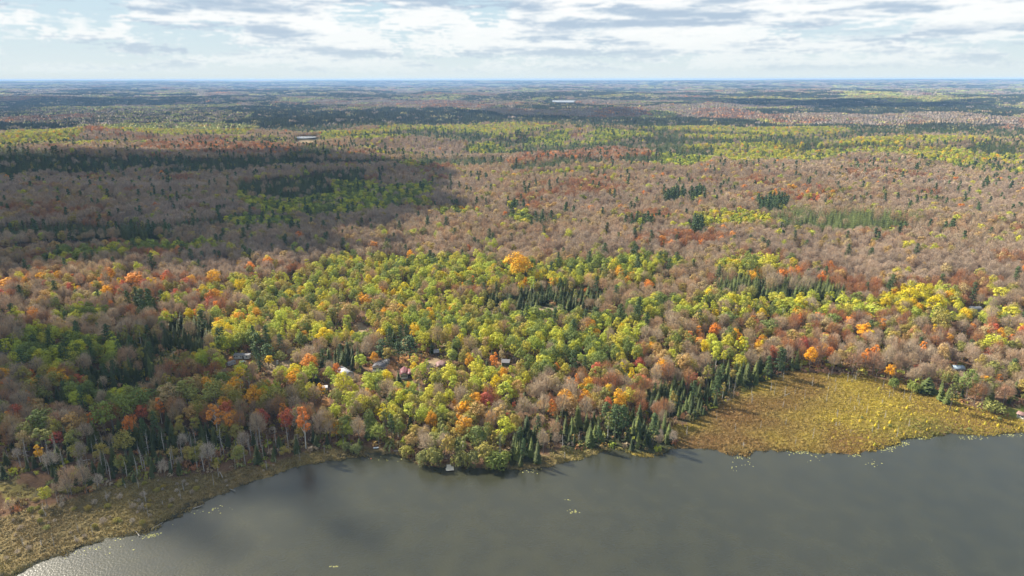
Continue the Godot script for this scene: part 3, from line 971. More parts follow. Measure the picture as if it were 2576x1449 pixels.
func plant_trees() -> void:
	var by := {}
	for t in trees:
		if not by.has(t[0]): by[t[0]] = []
		by[t[0]].append(t)
	var most := {"broad": 300, "poplar": 160, "bare": 260, "spruce": 240, "pine": 110, "shrub": 140, "snag": 240, "larch": 90}
	var tint := {}
	for kind in by:
		var l: Array = by[kind]
		for t in l:      # largest in view first
			var d := EYE.distance_to(t[3])
			t.append(d / t[4] * (0.62 if t[6] else 1.0) if seen(t[3]) else 1e9)
		l.sort_custom(func(a, b): return a[7] < b[7])
		var rows := []
		for n in l.size():
			var t: Array = l[n]
			var turn := Basis(Vector3.UP, rng.randf() * TAU).scaled(Vector3(t[5], t[4], t[5]))
			var pair: Array = set_of(kind, 0)
			if n >= most[kind] or t[7] > 9e8:
				heap(STUFF_NAME[kind], pair, Transform3D(turn, t[3]), t[2])
				continue
			var near := []
			for m in landmarks:
				near.append([t[3].distance_to(m[1]), m[0]])
			near.sort_custom(func(a, b): return a[0] < b[0])
			rows.append([t, turn, pair, near[0][0], near[0][1], near[1][1]])
		rows.sort_custom(func(a, b): return a[3] < b[3])
		var count := {}
		for r in rows:
			var t: Array = r[0]
			var sp: Array = SPECIES[kind]
			var what: String = COLOUR[t[1]] + " " + sp[1]
			if kind == "broad" and t[1] in ["green", "lime", "olive", "tan"]: what = COLOUR[t[1]] + " broadleaf"
			var who: String = what + " between " + r[4] + " and " + r[5]
			var nn: int = count.get(who, 0)
			count[who] = nn + 1
			var o := base(sp[0], t[3])
			o.basis = r[1]
			tag(o, who + ", " + nth(nn) + " from the former", sp[2], {"broad": "broadleaf trees", "poplar": "birches", "bare": "leafless hardwoods", "spruce": "spruces", "pine": "pines", "shrub": "shoreline shrubs", "snag": "dead snags", "larch": "small golden larches"}[kind] + " around the lake")
			# a small set of leaf colours, shared
			var q := Vector3(t[2].r, t[2].g, t[2].b)
			var l2: Array = PAL[t[1]]
			var pick: int = 0
			for i in l2.size():
				if q.distance_to(l2[i]) < q.distance_to(l2[pick]): pick = i
			var key := "%s %s %d" % [kind, t[1], pick]
			if not tint.has(key):
				var m: StandardMaterial3D = (r[2][0].surface_get_material(0)).duplicate()
				m.albedo_color = lin(l2[pick].x, l2[pick].y, l2[pick].z)
				tint[key] = m
			part("crown", r[2][0], tint[key], o)
			var tr := part("trunk", r[2][1], r[2][1].surface_get_material(0), o)

func bog_plants() -> void:
	# sedge and leatherleaf over the bogs and along the water's edge
	var ring := 205.0
	while ring < 560.0:
		var gap := 1.7
		var n := int(ring * deg_to_rad(84.0) / gap)
		for i in n:
			var az := deg_to_rad(-42.0 + 84.0 * (i + rng.randf()) / n)
			var r := ring + rng.randf() * gap
			var x := sin(az) * r
			var z := -cos(az) * r
			var s := shore(x, z)
			if s < 0.0: continue
			var zz := zone_at(x, z)
			if s < 2.0: zz = BOG
			if not zz in [BOG, SWAMP, YOUNG, MEADOW, WET, WILLOW]: continue
			if zz != BOG and zz != WET and rng.randf() > 0.45: continue
			if blocked(x, z, -1.0): continue
			var t := mottle.get_noise_2d(x * 14.0 + 50.0, z * 14.0)
			var u := mottle.get_noise_2d(x * 4.0 + 700.0, z * 5.0)
			var right := clampf(x / 120.0, 0.0, 1.0)
			var k := Vector3(.30, .21, .06).lerp(Vector3(.38, .30, .045), clampf(t * 2.0 + u * 1.2, 0.0, 1.0)).lerp(Vector3(.24, .145, .055), clampf(-t * 2.0 - u, 0.0, 0.8))
			k = k.lerp(Vector3(.25, .20, .095), 0.82 * (1.0 - right))
			k = k.lerp(Vector3(.44, .35, .05), clampf((x - 130.0) / 130.0 + u * 0.6, 0.0, 0.6) if x > 60.0 else 0.0)
			k = k.lerp(Vector3(.15, .16, .05), clampf(u * 2.5 - 0.5, 0.0, 0.7))
			k *= rng.randf_range(0.84, 1.16)
			var sc := rng.randf_range(0.7, 1.35)
			var turn := Basis(Vector3.UP, rng.randf() * TAU).scaled(Vector3(sc, sc * (0.75 if s > 3.0 else 0.95), sc))
			var p := Vector3(x, ground(x, z) - 0.03, z)
			if rng.randf() < 0.74: heap("bog_sedge", set_of("tuft", 0), Transform3D(turn, p), Color(k.x, k.y, k.z))
			else: heap("bog_heath", set_of("mound", 0), Transform3D(turn, p), Color(k.x, k.y, k.z) * 0.9)
			# scattered over the right bog: little larches, snags; over the left one: snags and bushes
			var dice := rng.randf()
			if zz == BOG and s > 4.0:
				var gold := clampf(u * 2.0 + 0.25 + (x - 190.0) / 260.0, 0.0, 1.0) if x > 60.0 else 0.0
				if dice < 0.06 * gold: 
					var tall := rng.randf_range(0.2, 0.6)
					trees.append(["larch", "larch", hue("larch"), p, tall, tall * rng.randf_range(1.2, 2.0), false])
				elif dice > 1.0 - (0.026 if x < 60.0 else 0.008 + 0.022 * smoothstep(40.0, 90.0, s)): trees.append(["snag", "grey", hue("grey"), p, rng.randf_range(0.35, 1.0), rng.randf_range(0.6, 1.2), false])
				elif dice > 0.93 and x < 0.0:
					var bs := rng.randf_range(0.12, 0.3)
					heap("leafless_brush", set_of("bare", 1), Transform3D(turn.scaled(Vector3(bs, bs, bs)), p - Vector3(0, bs * 2.5, 0)), hue("pale"))
				elif dice > 0.915 and x < 0.0: trees.append(["shrub", "olive", hue("olive"), p, rng.randf_range(0.3, 0.7), rng.randf_range(0.25, 0.6), false])
				elif dice > 0.988: trees.append(["shrub", "willow", hue("willow"), p, rng.randf_range(0.25, 0.5), rng.randf_range(0.2, 0.4), false])
		ring += gap
	# lily pads off the bog
	for c in [[2010, 1139, 30, 60], [2060, 1141, 12, 16], [2230, 1133, 26, 44], [2265, 1122, 26, 60], [2325, 1104, 26, 40], [2440, 1106, 40, 40], [2540, 1096, 40, 40], [2150, 1150, 16, 18], [1870, 1152, 30, 18], [2050, 1160, 60, 14], [382, 1352, 22, 40], [330, 1345, 90, 26], [230, 1385, 80, 24], [1440, 1300, 14, 14], [1428, 1270, 5, 5], [520, 1290, 60, 24], [845, 1438, 12, 7], [1860, 1182, 50, 12], [2200, 1178, 30, 10], [1320, 1182, 60, 22], [960, 1160, 50, 14]]:
		for i in c[3]:
			var p := at(c[0] + rng.randfn() * c[2] * 0.5, c[1] + rng.randfn() * c[2] * 0.14)
			if shore(p.x, p.z) > -0.4: continue
			var k := Color(.34, .34, .13) * rng.randf_range(0.7, 1.2)
			heap("lily_pads", [M.pad_mesh], Transform3D(Basis(Vector3.UP, rng.randf() * TAU).scaled(Vector3.ONE * rng.randf_range(0.25, 0.7)), Vector3(p.x, 0.02, p.z)), k)

# ------------------------------------------------------------------ buildings and small things
func gable(w: float, d: float, h: float, rise: float) -> ArrayMesh:     # walls with pointed ends, ridge along z
	var st := SurfaceTool.new()
	st.begin(Mesh.PRIMITIVE_TRIANGLES)
	var o := [Vector2(-w / 2, -0.4), Vector2(-w / 2, h), Vector2(0, h + rise), Vector2(w / 2, h), Vector2(w / 2, -0.4)]
	for i in 5:
		var a: Vector2 = o[i]
		var b: Vector2 = o[(i + 1) % 5]
		for q in [[a, -1], [b, -1], [b, 1], [a, -1], [b, 1], [a, 1]]:
			st.add_vertex(Vector3(q[0].x, q[0].y, q[1] * d / 2))
	for s in [-1, 1]:
		for i in range(1, 4):
			var ids := [0, i, i + 1] if s < 0 else [0, i + 1, i]
			for k in ids:
				st.add_vertex(Vector3(o[k].x, o[k].y, s * d / 2))
	st.generate_normals()
	return st.commit()

func slab(a: Vector3, b: Vector3, z0: float, z1: float, thick: float) -> ArrayMesh:    # one roof pitch from eave a to ridge b
	var n := (b - a).cross(Vector3(0, 0, 1)).normalized()
	if n.y < 0.0: n = -n
	var st := SurfaceTool.new()
	st.begin(Mesh.PRIMITIVE_TRIANGLES)
	var c := []
	for z in [z0, z1]:
		for p in [a, b]:
			for k in [0.0, thick]:
				c.append(Vector3(p.x, p.y, z) + n * (k + 0.02))
	for f in [[0, 1, 3, 2], [4, 6, 7, 5], [0, 4, 5, 1], [2, 3, 7, 6], [1, 5, 7, 3], [0, 2, 6, 4]]:
		for k in [0, 1, 2, 0, 2, 3]:
			st.add_vertex(c[f[k]])
	st.generate_normals()
	return st.commit()

func window(parent: Node, at_: Vector3, w: float, h: float, yaw := 0.0) -> void:
	var f := part("window", box(Vector3(w + 0.2, h + 0.2, 0.08)), M.white, parent, at_, yaw)
	part("pane", box(Vector3(w, h, 0.04)), M.pane, f, Vector3(0, 0, 0.045))
	part("mullion", box(Vector3(0.06, h, 0.03)), M.white, f, Vector3(0, 0, 0.075))

func house(called: String, label: String, p: Vector3, yaw: float, w: float, d: float, h: float, rise: float, wall: Material, roof: Material, fronts: Array, door := 99.0) -> Node3D:
	var o := base(called, p, yaw)
	tag(o, label, "building")
	part("wall", gable(w, d, h, rise), wall, o)
	var e := 0.45
	for s in [-1, 1]:
		var rp := part("roof_pitch", slab(Vector3(s * (w / 2 + e), h - rise * e / (w / 2), 0), Vector3(0, h + rise, 0), -d / 2 - e, d / 2 + e, 0.12), roof, o)
		var seams := int(d / 0.9)
		for i in seams:
			var z := -d / 2 + (i + 0.5) * d / seams
			if roof != M.shingle:
				part("seam", slab(Vector3(s * (w / 2 + e), h - rise * e / (w / 2) + 0.13, 0), Vector3(s * 0.02, h + rise + 0.13, 0), z - 0.04, z + 0.04, 0.05), roof, rp)
	part("ridge_cap", box(Vector3(0.3, 0.08, d + 0.9)), roof, o, Vector3(0, h + rise + 0.16, 0))
	for x in fronts:
		window(o, Vector3(x, h * 0.58, d / 2 + 0.03), 0.85, 1.1)
	for z in [-d / 4, d / 4]:
		for s in [-1, 1]:
			window(o, Vector3(s * (w / 2 + 0.03), h * 0.58, z), 1.1, 1.0, s * PI / 2)
	if door < 90.0:
		var dr := part("door", box(Vector3(0.95, 2.05, 0.08)), M.dark_wood, o, Vector3(door, 1.03, d / 2 + 0.03))
		part("handle", box(Vector3(0.06, 0.06, 0.08)), M.metal, dr, Vector3(0.38, 0, 0.07))
	return o

func shed(called: String, label: String, p: Vector3, yaw: float, w: float, d: float, h: float, wall: Material, roof: Material, drop := 0.5) -> Node3D:
	var o := base(called, p, yaw)
	tag(o, label, "shed")
	part("wall", box(Vector3(w, h + 0.4, d)), wall, o, Vector3(0, h / 2 - 0.2, 0))
	var r := part("roof", box(Vector3(w + 0.7, 0.14, d + 0.8)), roof, o, Vector3(0, h + drop * 0.5 + 0.1, 0))
	r.rotation.x = atan2(drop, d)
	part("door", box(Vector3(0.9, 1.9, 0.07)), M.dark_wood, o, Vector3(-w * 0.15, 0.95, d / 2 + 0.03))
	return o

func buildings() -> void:
	var p: Vector3
	p = at(1017, 944)
	var red := house("red_roof_cottage", "small white cottage with faded red metal roof and lean-to beside dark spruce", p, 0.12, 4.4, 9.0, 2.6, 1.3, M.siding, M.red_roof, [-1.2, 0.0, 1.2])
	var lean := part("side_porch", box(Vector3(2.2, 2.3, 7.4)), M.dark_wall, red, Vector3(3.31, 0.9, 0.4))
	part("porch_roof", slab(Vector3(4.8, 2.15, 0), Vector3(2.3, 2.72, 0), -3.6, 4.5, 0.1), M.red_roof, red)
	landmarks.append(["red-roofed cottage", p])
	p = at(955, 928)
	var wc := house("white_cottage", "white cottage with grey roof and row of front windows under pine boughs", p, -0.1, 7.0, 7.0, 2.9, 1.5, M.siding, M.shingle, [-2.7, -1.6, -0.5, 0.9, 1.9, 2.8])
	part("porch_deck", box(Vector3(7.2, 0.3, 1.6)), M.grey_wood, wc, Vector3(0, 0.25, 4.32))
	for x in [-3.3, 0.0, 3.3]:
		part("porch_post", box(Vector3(0.12, 0.8, 0.12)), M.white, wc, Vector3(x, -0.28, 5.0))
	var dormer := part("rear_wing", gable(3.2, 5.0, 2.9, 1.1), M.siding, wc, Vector3(2.4, 0, -5.9))
	part("wing_roof", slab(Vector3(-2.0, 2.7, 0), Vector3(0, 4.1, 0), -2.8, 2.4, 0.1), M.pale_roof, dormer)
	part("wing_roof", slab(Vector3(2.0, 2.7, 0), Vector3(0, 4.1, 0), -2.8, 2.4, 0.1), M.pale_roof, dormer)
	landmarks.append(["white cottage", p])
	p = at(868, 944)
	house("pale_roof_barn", "long building with bright white metal roof half hidden behind orange maple", p, 0.75, 6.0, 11.0, 2.7, 1.7, M.siding, M.pale_roof, [-1.4, 1.4])
	landmarks.append(["white-roofed barn", p])
	p = at(1109, 926)
	house("pink_roof_cabin", "low cabin with dusty pink roof beside small clearing", p, 0.1, 5.5, 7.0, 2.5, 1.2, M.tan_wall, M.pink_roof, [-1.2, 1.2], 0.0)
	landmarks.append(["pink-roofed cabin", p])
	p = at(1098, 893)
	shed("dark_shed", "dark open-sided shed with grey sheet roof under the trees", p, 0.1, 3.0, 3.0, 2.3, M.dark_wall, M.metal_roof, 0.9)
	landmarks.append(["dark shed", p])
	p = at(1272, 918)
	shed("green_shed", "low greenish shed beside tall orange birch", p, -0.15, 4.6, 3.6, 2.3, M.green_wall, M.shingle, 0.6)
	landmarks.append(["green shed", p])
	p = at(818, 982)
	shed("white_hut", "tiny white hut behind amber birch", p, 0.2, 2.4, 2.2, 2.3, M.siding, M.pale_roof, 0.3)
	landmarks.append(["white hut", p])
	# mobile home at the left clearing
	p = at(610, 901)
	var h := base("mobile_home", p, -0.06)
	tag(h, "long weathered white mobile home facing the dark yard", "mobile home")
	part("body", box(Vector3(10.5, 2.5, 3.2)), M.siding, h, Vector3(0, 1.75, 0))
	part("skirting", box(Vector3(10.2, 0.7, 2.9)), M.dark_wall, h, Vector3(0, 0.2, 0))
	part("roof", box(Vector3(10.8, 0.16, 3.5)), M.metal_roof, h, Vector3(0, 3.09, 0))
	for x in [-4.3, -2.8, -0.2, 3.6]:
		window(h, Vector3(x, 2.0, 1.63), 0.9, 0.8)
	var dr := part("door", box(Vector3(0.9, 2.0, 0.08)), M.dark_wall, h, Vector3(1.2, 1.6, 1.63))
	part("handle", box(Vector3(0.06, 0.06, 0.08)), M.metal, dr, Vector3(0.35, 0, 0.07))
	part("awning_rail", box(Vector3(6.4, 0.1, 0.1)), M.white, h, Vector3(-2, 2.85, 1.72))
	for x in [-3.0, 0.5, 2.6]:
		part("roof_vent", box(Vector3(0.5, 0.25, 0.5)), M.metal, h, Vector3(x, 3.3, -0.3))
	landmarks.append(["mobile home", p])
	p = at(611, 911)
	var b := base("covered_boat", p, 0.1)
	tag(b, "small boat under pale blue tarpaulin in front of mobile home", "boat")
	begin()
	for i in 8:
		for j in 6:
			var q := []
			for w in [[i, j], [i + 1, j], [i + 1, j + 1], [i, j + 1]]:
				var u: float = w[0] / 8.0
				var t: float = PI * w[1] / 6.0
				var ww := 0.95 * sqrt(maxf(0.02, sin(PI * clampf(u * 0.9 + 0.08, 0, 1))))
				q.append(Vector3((u - 0.5) * 3.8, 0.55 + 0.75 * sin(t) * (0.6 + 0.4 * sin(PI * u)), -cos(t) * ww))
			tri(q[0], q[1], q[2], Color.WHITE)
			tri(q[0], q[2], q[3], Color.WHITE)
	part("tarpaulin", mesh_of(bv), M.blue_tarp, b)
	part("hull", box(Vector3(3.4, 0.5, 1.3)), M.dark_wall, b, Vector3(0, 0.35, 0))
	p = at(582, 918)
	var c := base("camper", p, 0.9)
	tag(c, "pale grey camper trailer end-on by yard edge", "camper")
	part("body", box(Vector3(5.2, 2.1, 2.2)), M.grey_wall, c, Vector3(0, 1.5, 0))
	part("roof", box(Vector3(5.3, 0.14, 2.3)), M.metal_roof, c, Vector3(0, 2.62, 0))
	for x in [-1.6, 1.5]:
		window(c, Vector3(x, 1.8, 1.13), 0.9, 0.6)
	for x in [-0.45, 0.45]:
		for z in [-1.0, 1.0]:
			var cy := CylinderMesh.new()
			cy.top_radius = 0.34; cy.bottom_radius = 0.34; cy.height = 0.22; cy.radial_segments = 12
			var wl := part("wheel", cy, M.rubber, c, Vector3(x, 0.34, z))
			wl.rotation.x = PI / 2
	part("hitch", box(Vector3(1.1, 0.1, 0.12)), M.metal, c, Vector3(3.1, 0.55, 0))
	p = at(592, 905)
	var lumber := base("lumber_pile", p, 0.05)
	tag(lumber, "low tan stack of boards behind grey camper", "lumber")
	for i in 5:
		part("board", box(Vector3(3.2, 0.14, 0.3)), M.tan_wall, lumber, Vector3(0, 0.1 + 0.15 * (i % 3), -0.35 + 0.33 * (i / 3) + 0.02 * i))
	p = at(698, 915)
	var pt := base("portable_toilet", p, 0.2)
	tag(pt, "small pale turquoise portable toilet alone in scrubby clearing", "portable toilet")
	part("cabin", box(Vector3(1.2, 2.2, 1.2)), M.teal, pt, Vector3(0, 1.1, 0))
	part("roof", box(Vector3(1.3, 0.16, 1.3)), M.white, pt, Vector3(0, 2.29, 0))
	part("door", box(Vector3(0.8, 1.8, 0.05)), M.white, pt, Vector3(0, 1.0, 0.63))
	landmarks.append(["turquoise toilet", p])
	# the right-hand shore
	p = at(2450, 784)
	house("white_long_house", "long white-roofed house in a gap among yellow-green trees", p, 1.5, 4.5, 8.5, 2.6, 1.0, M.siding, M.pale_roof, [-1.2, 1.2])
	landmarks.append(["long house", p])
	p = at(2408, 935)
	house("blue_roof_house", "house with light blue roof deep among leafless trees above bog", p, 1.45, 4.8, 6.0, 2.6, 1.2, M.grey_wall, M.blue_roof, [-1.2, 1.2])
	landmarks.append(["blue-roofed house", p])
	p = at(2569, 1052)
	house("lawn_shed", "little white and pinkish shed on bright lawn at edge of wide bog", p, 0.5, 3.0, 3.4, 2.2, 0.9, M.siding, M.pink_roof, [], 0.0)
	landmarks.append(["lawn shed", p])
	landmarks.append(["orange maple", at(1306, 690)])
	landmarks.append(["dock", at(1131, 1176)])
	landmarks.append(["wide bog", at(2050, 1040)])
	landmarks.append(["far bog tip", at(1740, 1100)])
	landmarks.append(["narrow bog", at(150, 1330)])
	landmarks.append(["grassy point", at(860, 1145)])
	landmarks.append(["reedy spit", at(1400, 1160)])
	landmarks.append(["spruce swamp", at(1400, 770)])
	landmarks.append(["sandy track", at(905, 840)])
	landmarks.append(["yellow fen", at(40, 1232)])
	landmarks.append(["scrub gully", at(310, 960)])
	# dock
	p = at(1131, 1181)
	var d := base("dock", Vector3(p.x, 0, p.z), 0.16)
	tag(d, "pale grey wooden dock reaching from willow shore into the lake", "dock")
	for i in 11:
		part("plank", box(Vector3(3.4 if i > 3 else 2.2, 0.06, 0.46)), M.dock_wood if i % 3 else M.dock_wood2, d, Vector3(0.15 if i > 3 else -0.3, 0.42 + 0.004 * (i % 2), -2.7 + 0.5 * i))
	part("step_plank", box(Vector3(0.5, 0.06, 2.2)), M.dock_wood, d, Vector3(-1.75, 0.40, 1.2))
	for x in [-1.3, 1.6]:
		part("beam", box(Vector3(0.14, 0.2, 3.6)), M.grey_wood, d, Vector3(x, 0.28, 0.8))
		for z in [-0.6, 2.3]:
			part("post", box(Vector3(0.14, 2.4, 0.14)), M.grey_wood, d, Vector3(x, -0.82, z))
	p = at(946, 1128)
	var rb := base("rowing_boat", Vector3(p.x, p.y + 0.35, p.z), 0.15)
	rb.scale = Vector3.ONE * 0.62
	tag(rb, "small pale blue-grey upturned boat on the dark bank", "boat")
	begin()
	for i in 8:
		for j in 6:
			var q := []
			for w in [[i, j], [i + 1, j], [i + 1, j + 1], [i, j + 1]]:
				var u: float = w[0] / 8.0
				var t: float = PI * w[1] / 6.0
				var ww := 1.0 if u < 0.55 else sqrt(maxf(0.0, 1.0 - pow((u - 0.55) / 0.45, 2.0)))
				q.append(Vector3((u - 0.5) * 4.4, 0.15 + 0.4 * pow(maxf(sin(t), 0.0), 0.4), -cos(t) * 0.95 * ww))
			tri(q[0], q[1], q[2], Color.WHITE)
			tri(q[0], q[2], q[3], Color.WHITE)
	part("hull", mesh_of(bv), M.boat, rb)
	part("keel", box(Vector3(4.0, 0.08, 0.08)), M.metal, rb, Vector3(-0.1, 0.58, 0))
	var bu := base("buoy", Vector3(at(933, 1156).x, 0.05, at(933, 1156).z))
	tag(bu, "tiny orange buoy floating off the bank with upturned boat", "buoy")
	var sp := SphereMesh.new()
	sp.radius = 0.28; sp.height = 0.56; sp.radial_segments = 12; sp.rings = 6
	part("float", sp, M.orange, bu)
	part("ring", box(Vector3(0.08, 0.2, 0.08)), M.metal, bu, Vector3(0, 0.34, 0))
	# pole at the sandy track
	p = at(921, 805)
	var po := base("utility_pole", p)
	tag(po, "grey wooden utility pole at upper end of sandy track", "utility pole")
	var cy2 := CylinderMesh.new()
	cy2.top_radius = 0.11; cy2.bottom_radius = 0.17; cy2.height = 10.5; cy2.radial_segments = 8
	part("pole", cy2, M.grey_wood, po, Vector3(0, 4.8, 0))
	part("crossarm", box(Vector3(2.2, 0.12, 0.12)), M.grey_wood, po, Vector3(0, 9.5, 0.2))
	for x in [-0.95, 0.0, 0.95]:
		part("insulator", box(Vector3(0.1, 0.2, 0.1)), M.white, po, Vector3(x, 9.66, 0.2))
	# drifted logs along the left shore and one on the bank
	var logs := [[395, 1324, 5.0, 0.9, "narrow bog shore where lily pads drift"], [585, 1235, 3.5, -0.5, "little spur of the narrow bog"], [499, 1277, 4.5, 0.5, "reeds half way along narrow bog"], [345, 1342, 4.2, 2.4, "corner of narrow bog shore near sunlit ripples"], [218, 1158, 3.2, 0.1, "brush below leafless trees near yellow fen"], [556, 1195, 5.5, 2.2, "grey snags at head of narrow bog"], [1000, 1136, 4.0, -0.08, "bank between upturned boat and willows"], [1980, 995, 4.0, 0.4, "middle of wide bog among snags"]]
	for l in logs:
		var q := at(l[0], l[1])
		var lo := base("driftwood_log", Vector3(q.x, maxf(q.y, 0.0) + 0.25, q.z), l[3])
		tag(lo, "bleached fallen log on " + l[4], "log", "fallen logs")
		begin()
		rod(Vector3(-l[2] / 2, 0, 0), Vector3(l[2] / 2, 0.5, 0), 0.2, 0.09, 7)
		part("trunk", mesh_of(bv), M.deadlog, lo)
		begin()
		rod(Vector3(l[2] * 0.2, 0.35, 0), Vector3(l[2] * 0.3, 0.9, 0.5), 0.05, 0.02, 5)
		part("branch", mesh_of(bv), M.deadlog, lo)
	for o in get_children():
		if o.has_meta("category") and o.get_meta("category") in ["building", "shed", "mobile home", "camper", "boat", "portable toilet", "utility pole", "lumber"]:
			var rr := 5.0 if o.get_meta("category") in ["building", "mobile home"] else 2.6
			clearings.append([o.position.x, o.position.z, rr])
			if o.get_meta("category") in ["building", "mobile home", "camper"]:
				clearings.append([o.position.x, o.position.z + 6.0, rr * 0.7])      # the open yard on the lake side
				clearings.append([o.position.x, o.position.z + 11.0, rr * 0.5])
	for v in [[1017, 944, 4.5, 0.4], [955, 928, 4.5, 0.4], [872, 944, 5.0, 2.2], [1109, 926, 3.0, 1.6], [1098, 893, 3.0, 0.2], [1272, 918, 3.0, 0.6], [818, 982, 1.6, 0.6], [610, 901, 6.0, 0.4], [582, 918, 3.0, 0.4], [698, 915, 1.5, 0.2], [2450, 784, 6.0, 2.0], [2408, 935, 4.5, 2.2], [2569, 1052, 3.0, 0.2], [946, 1128, 3.0, 0.1], [921, 805, 0.6, 3.0], [1131, 1176, 3.0, 0.1]]:
		views.append([at(v[0], v[1]), v[2], v[3]])
	clearings.append([at(1131, 1178).x, at(1131, 1178).z, 4.0])
	clearings.append([at(946, 1130).x, at(946, 1130).z + 3.0, 6.0])

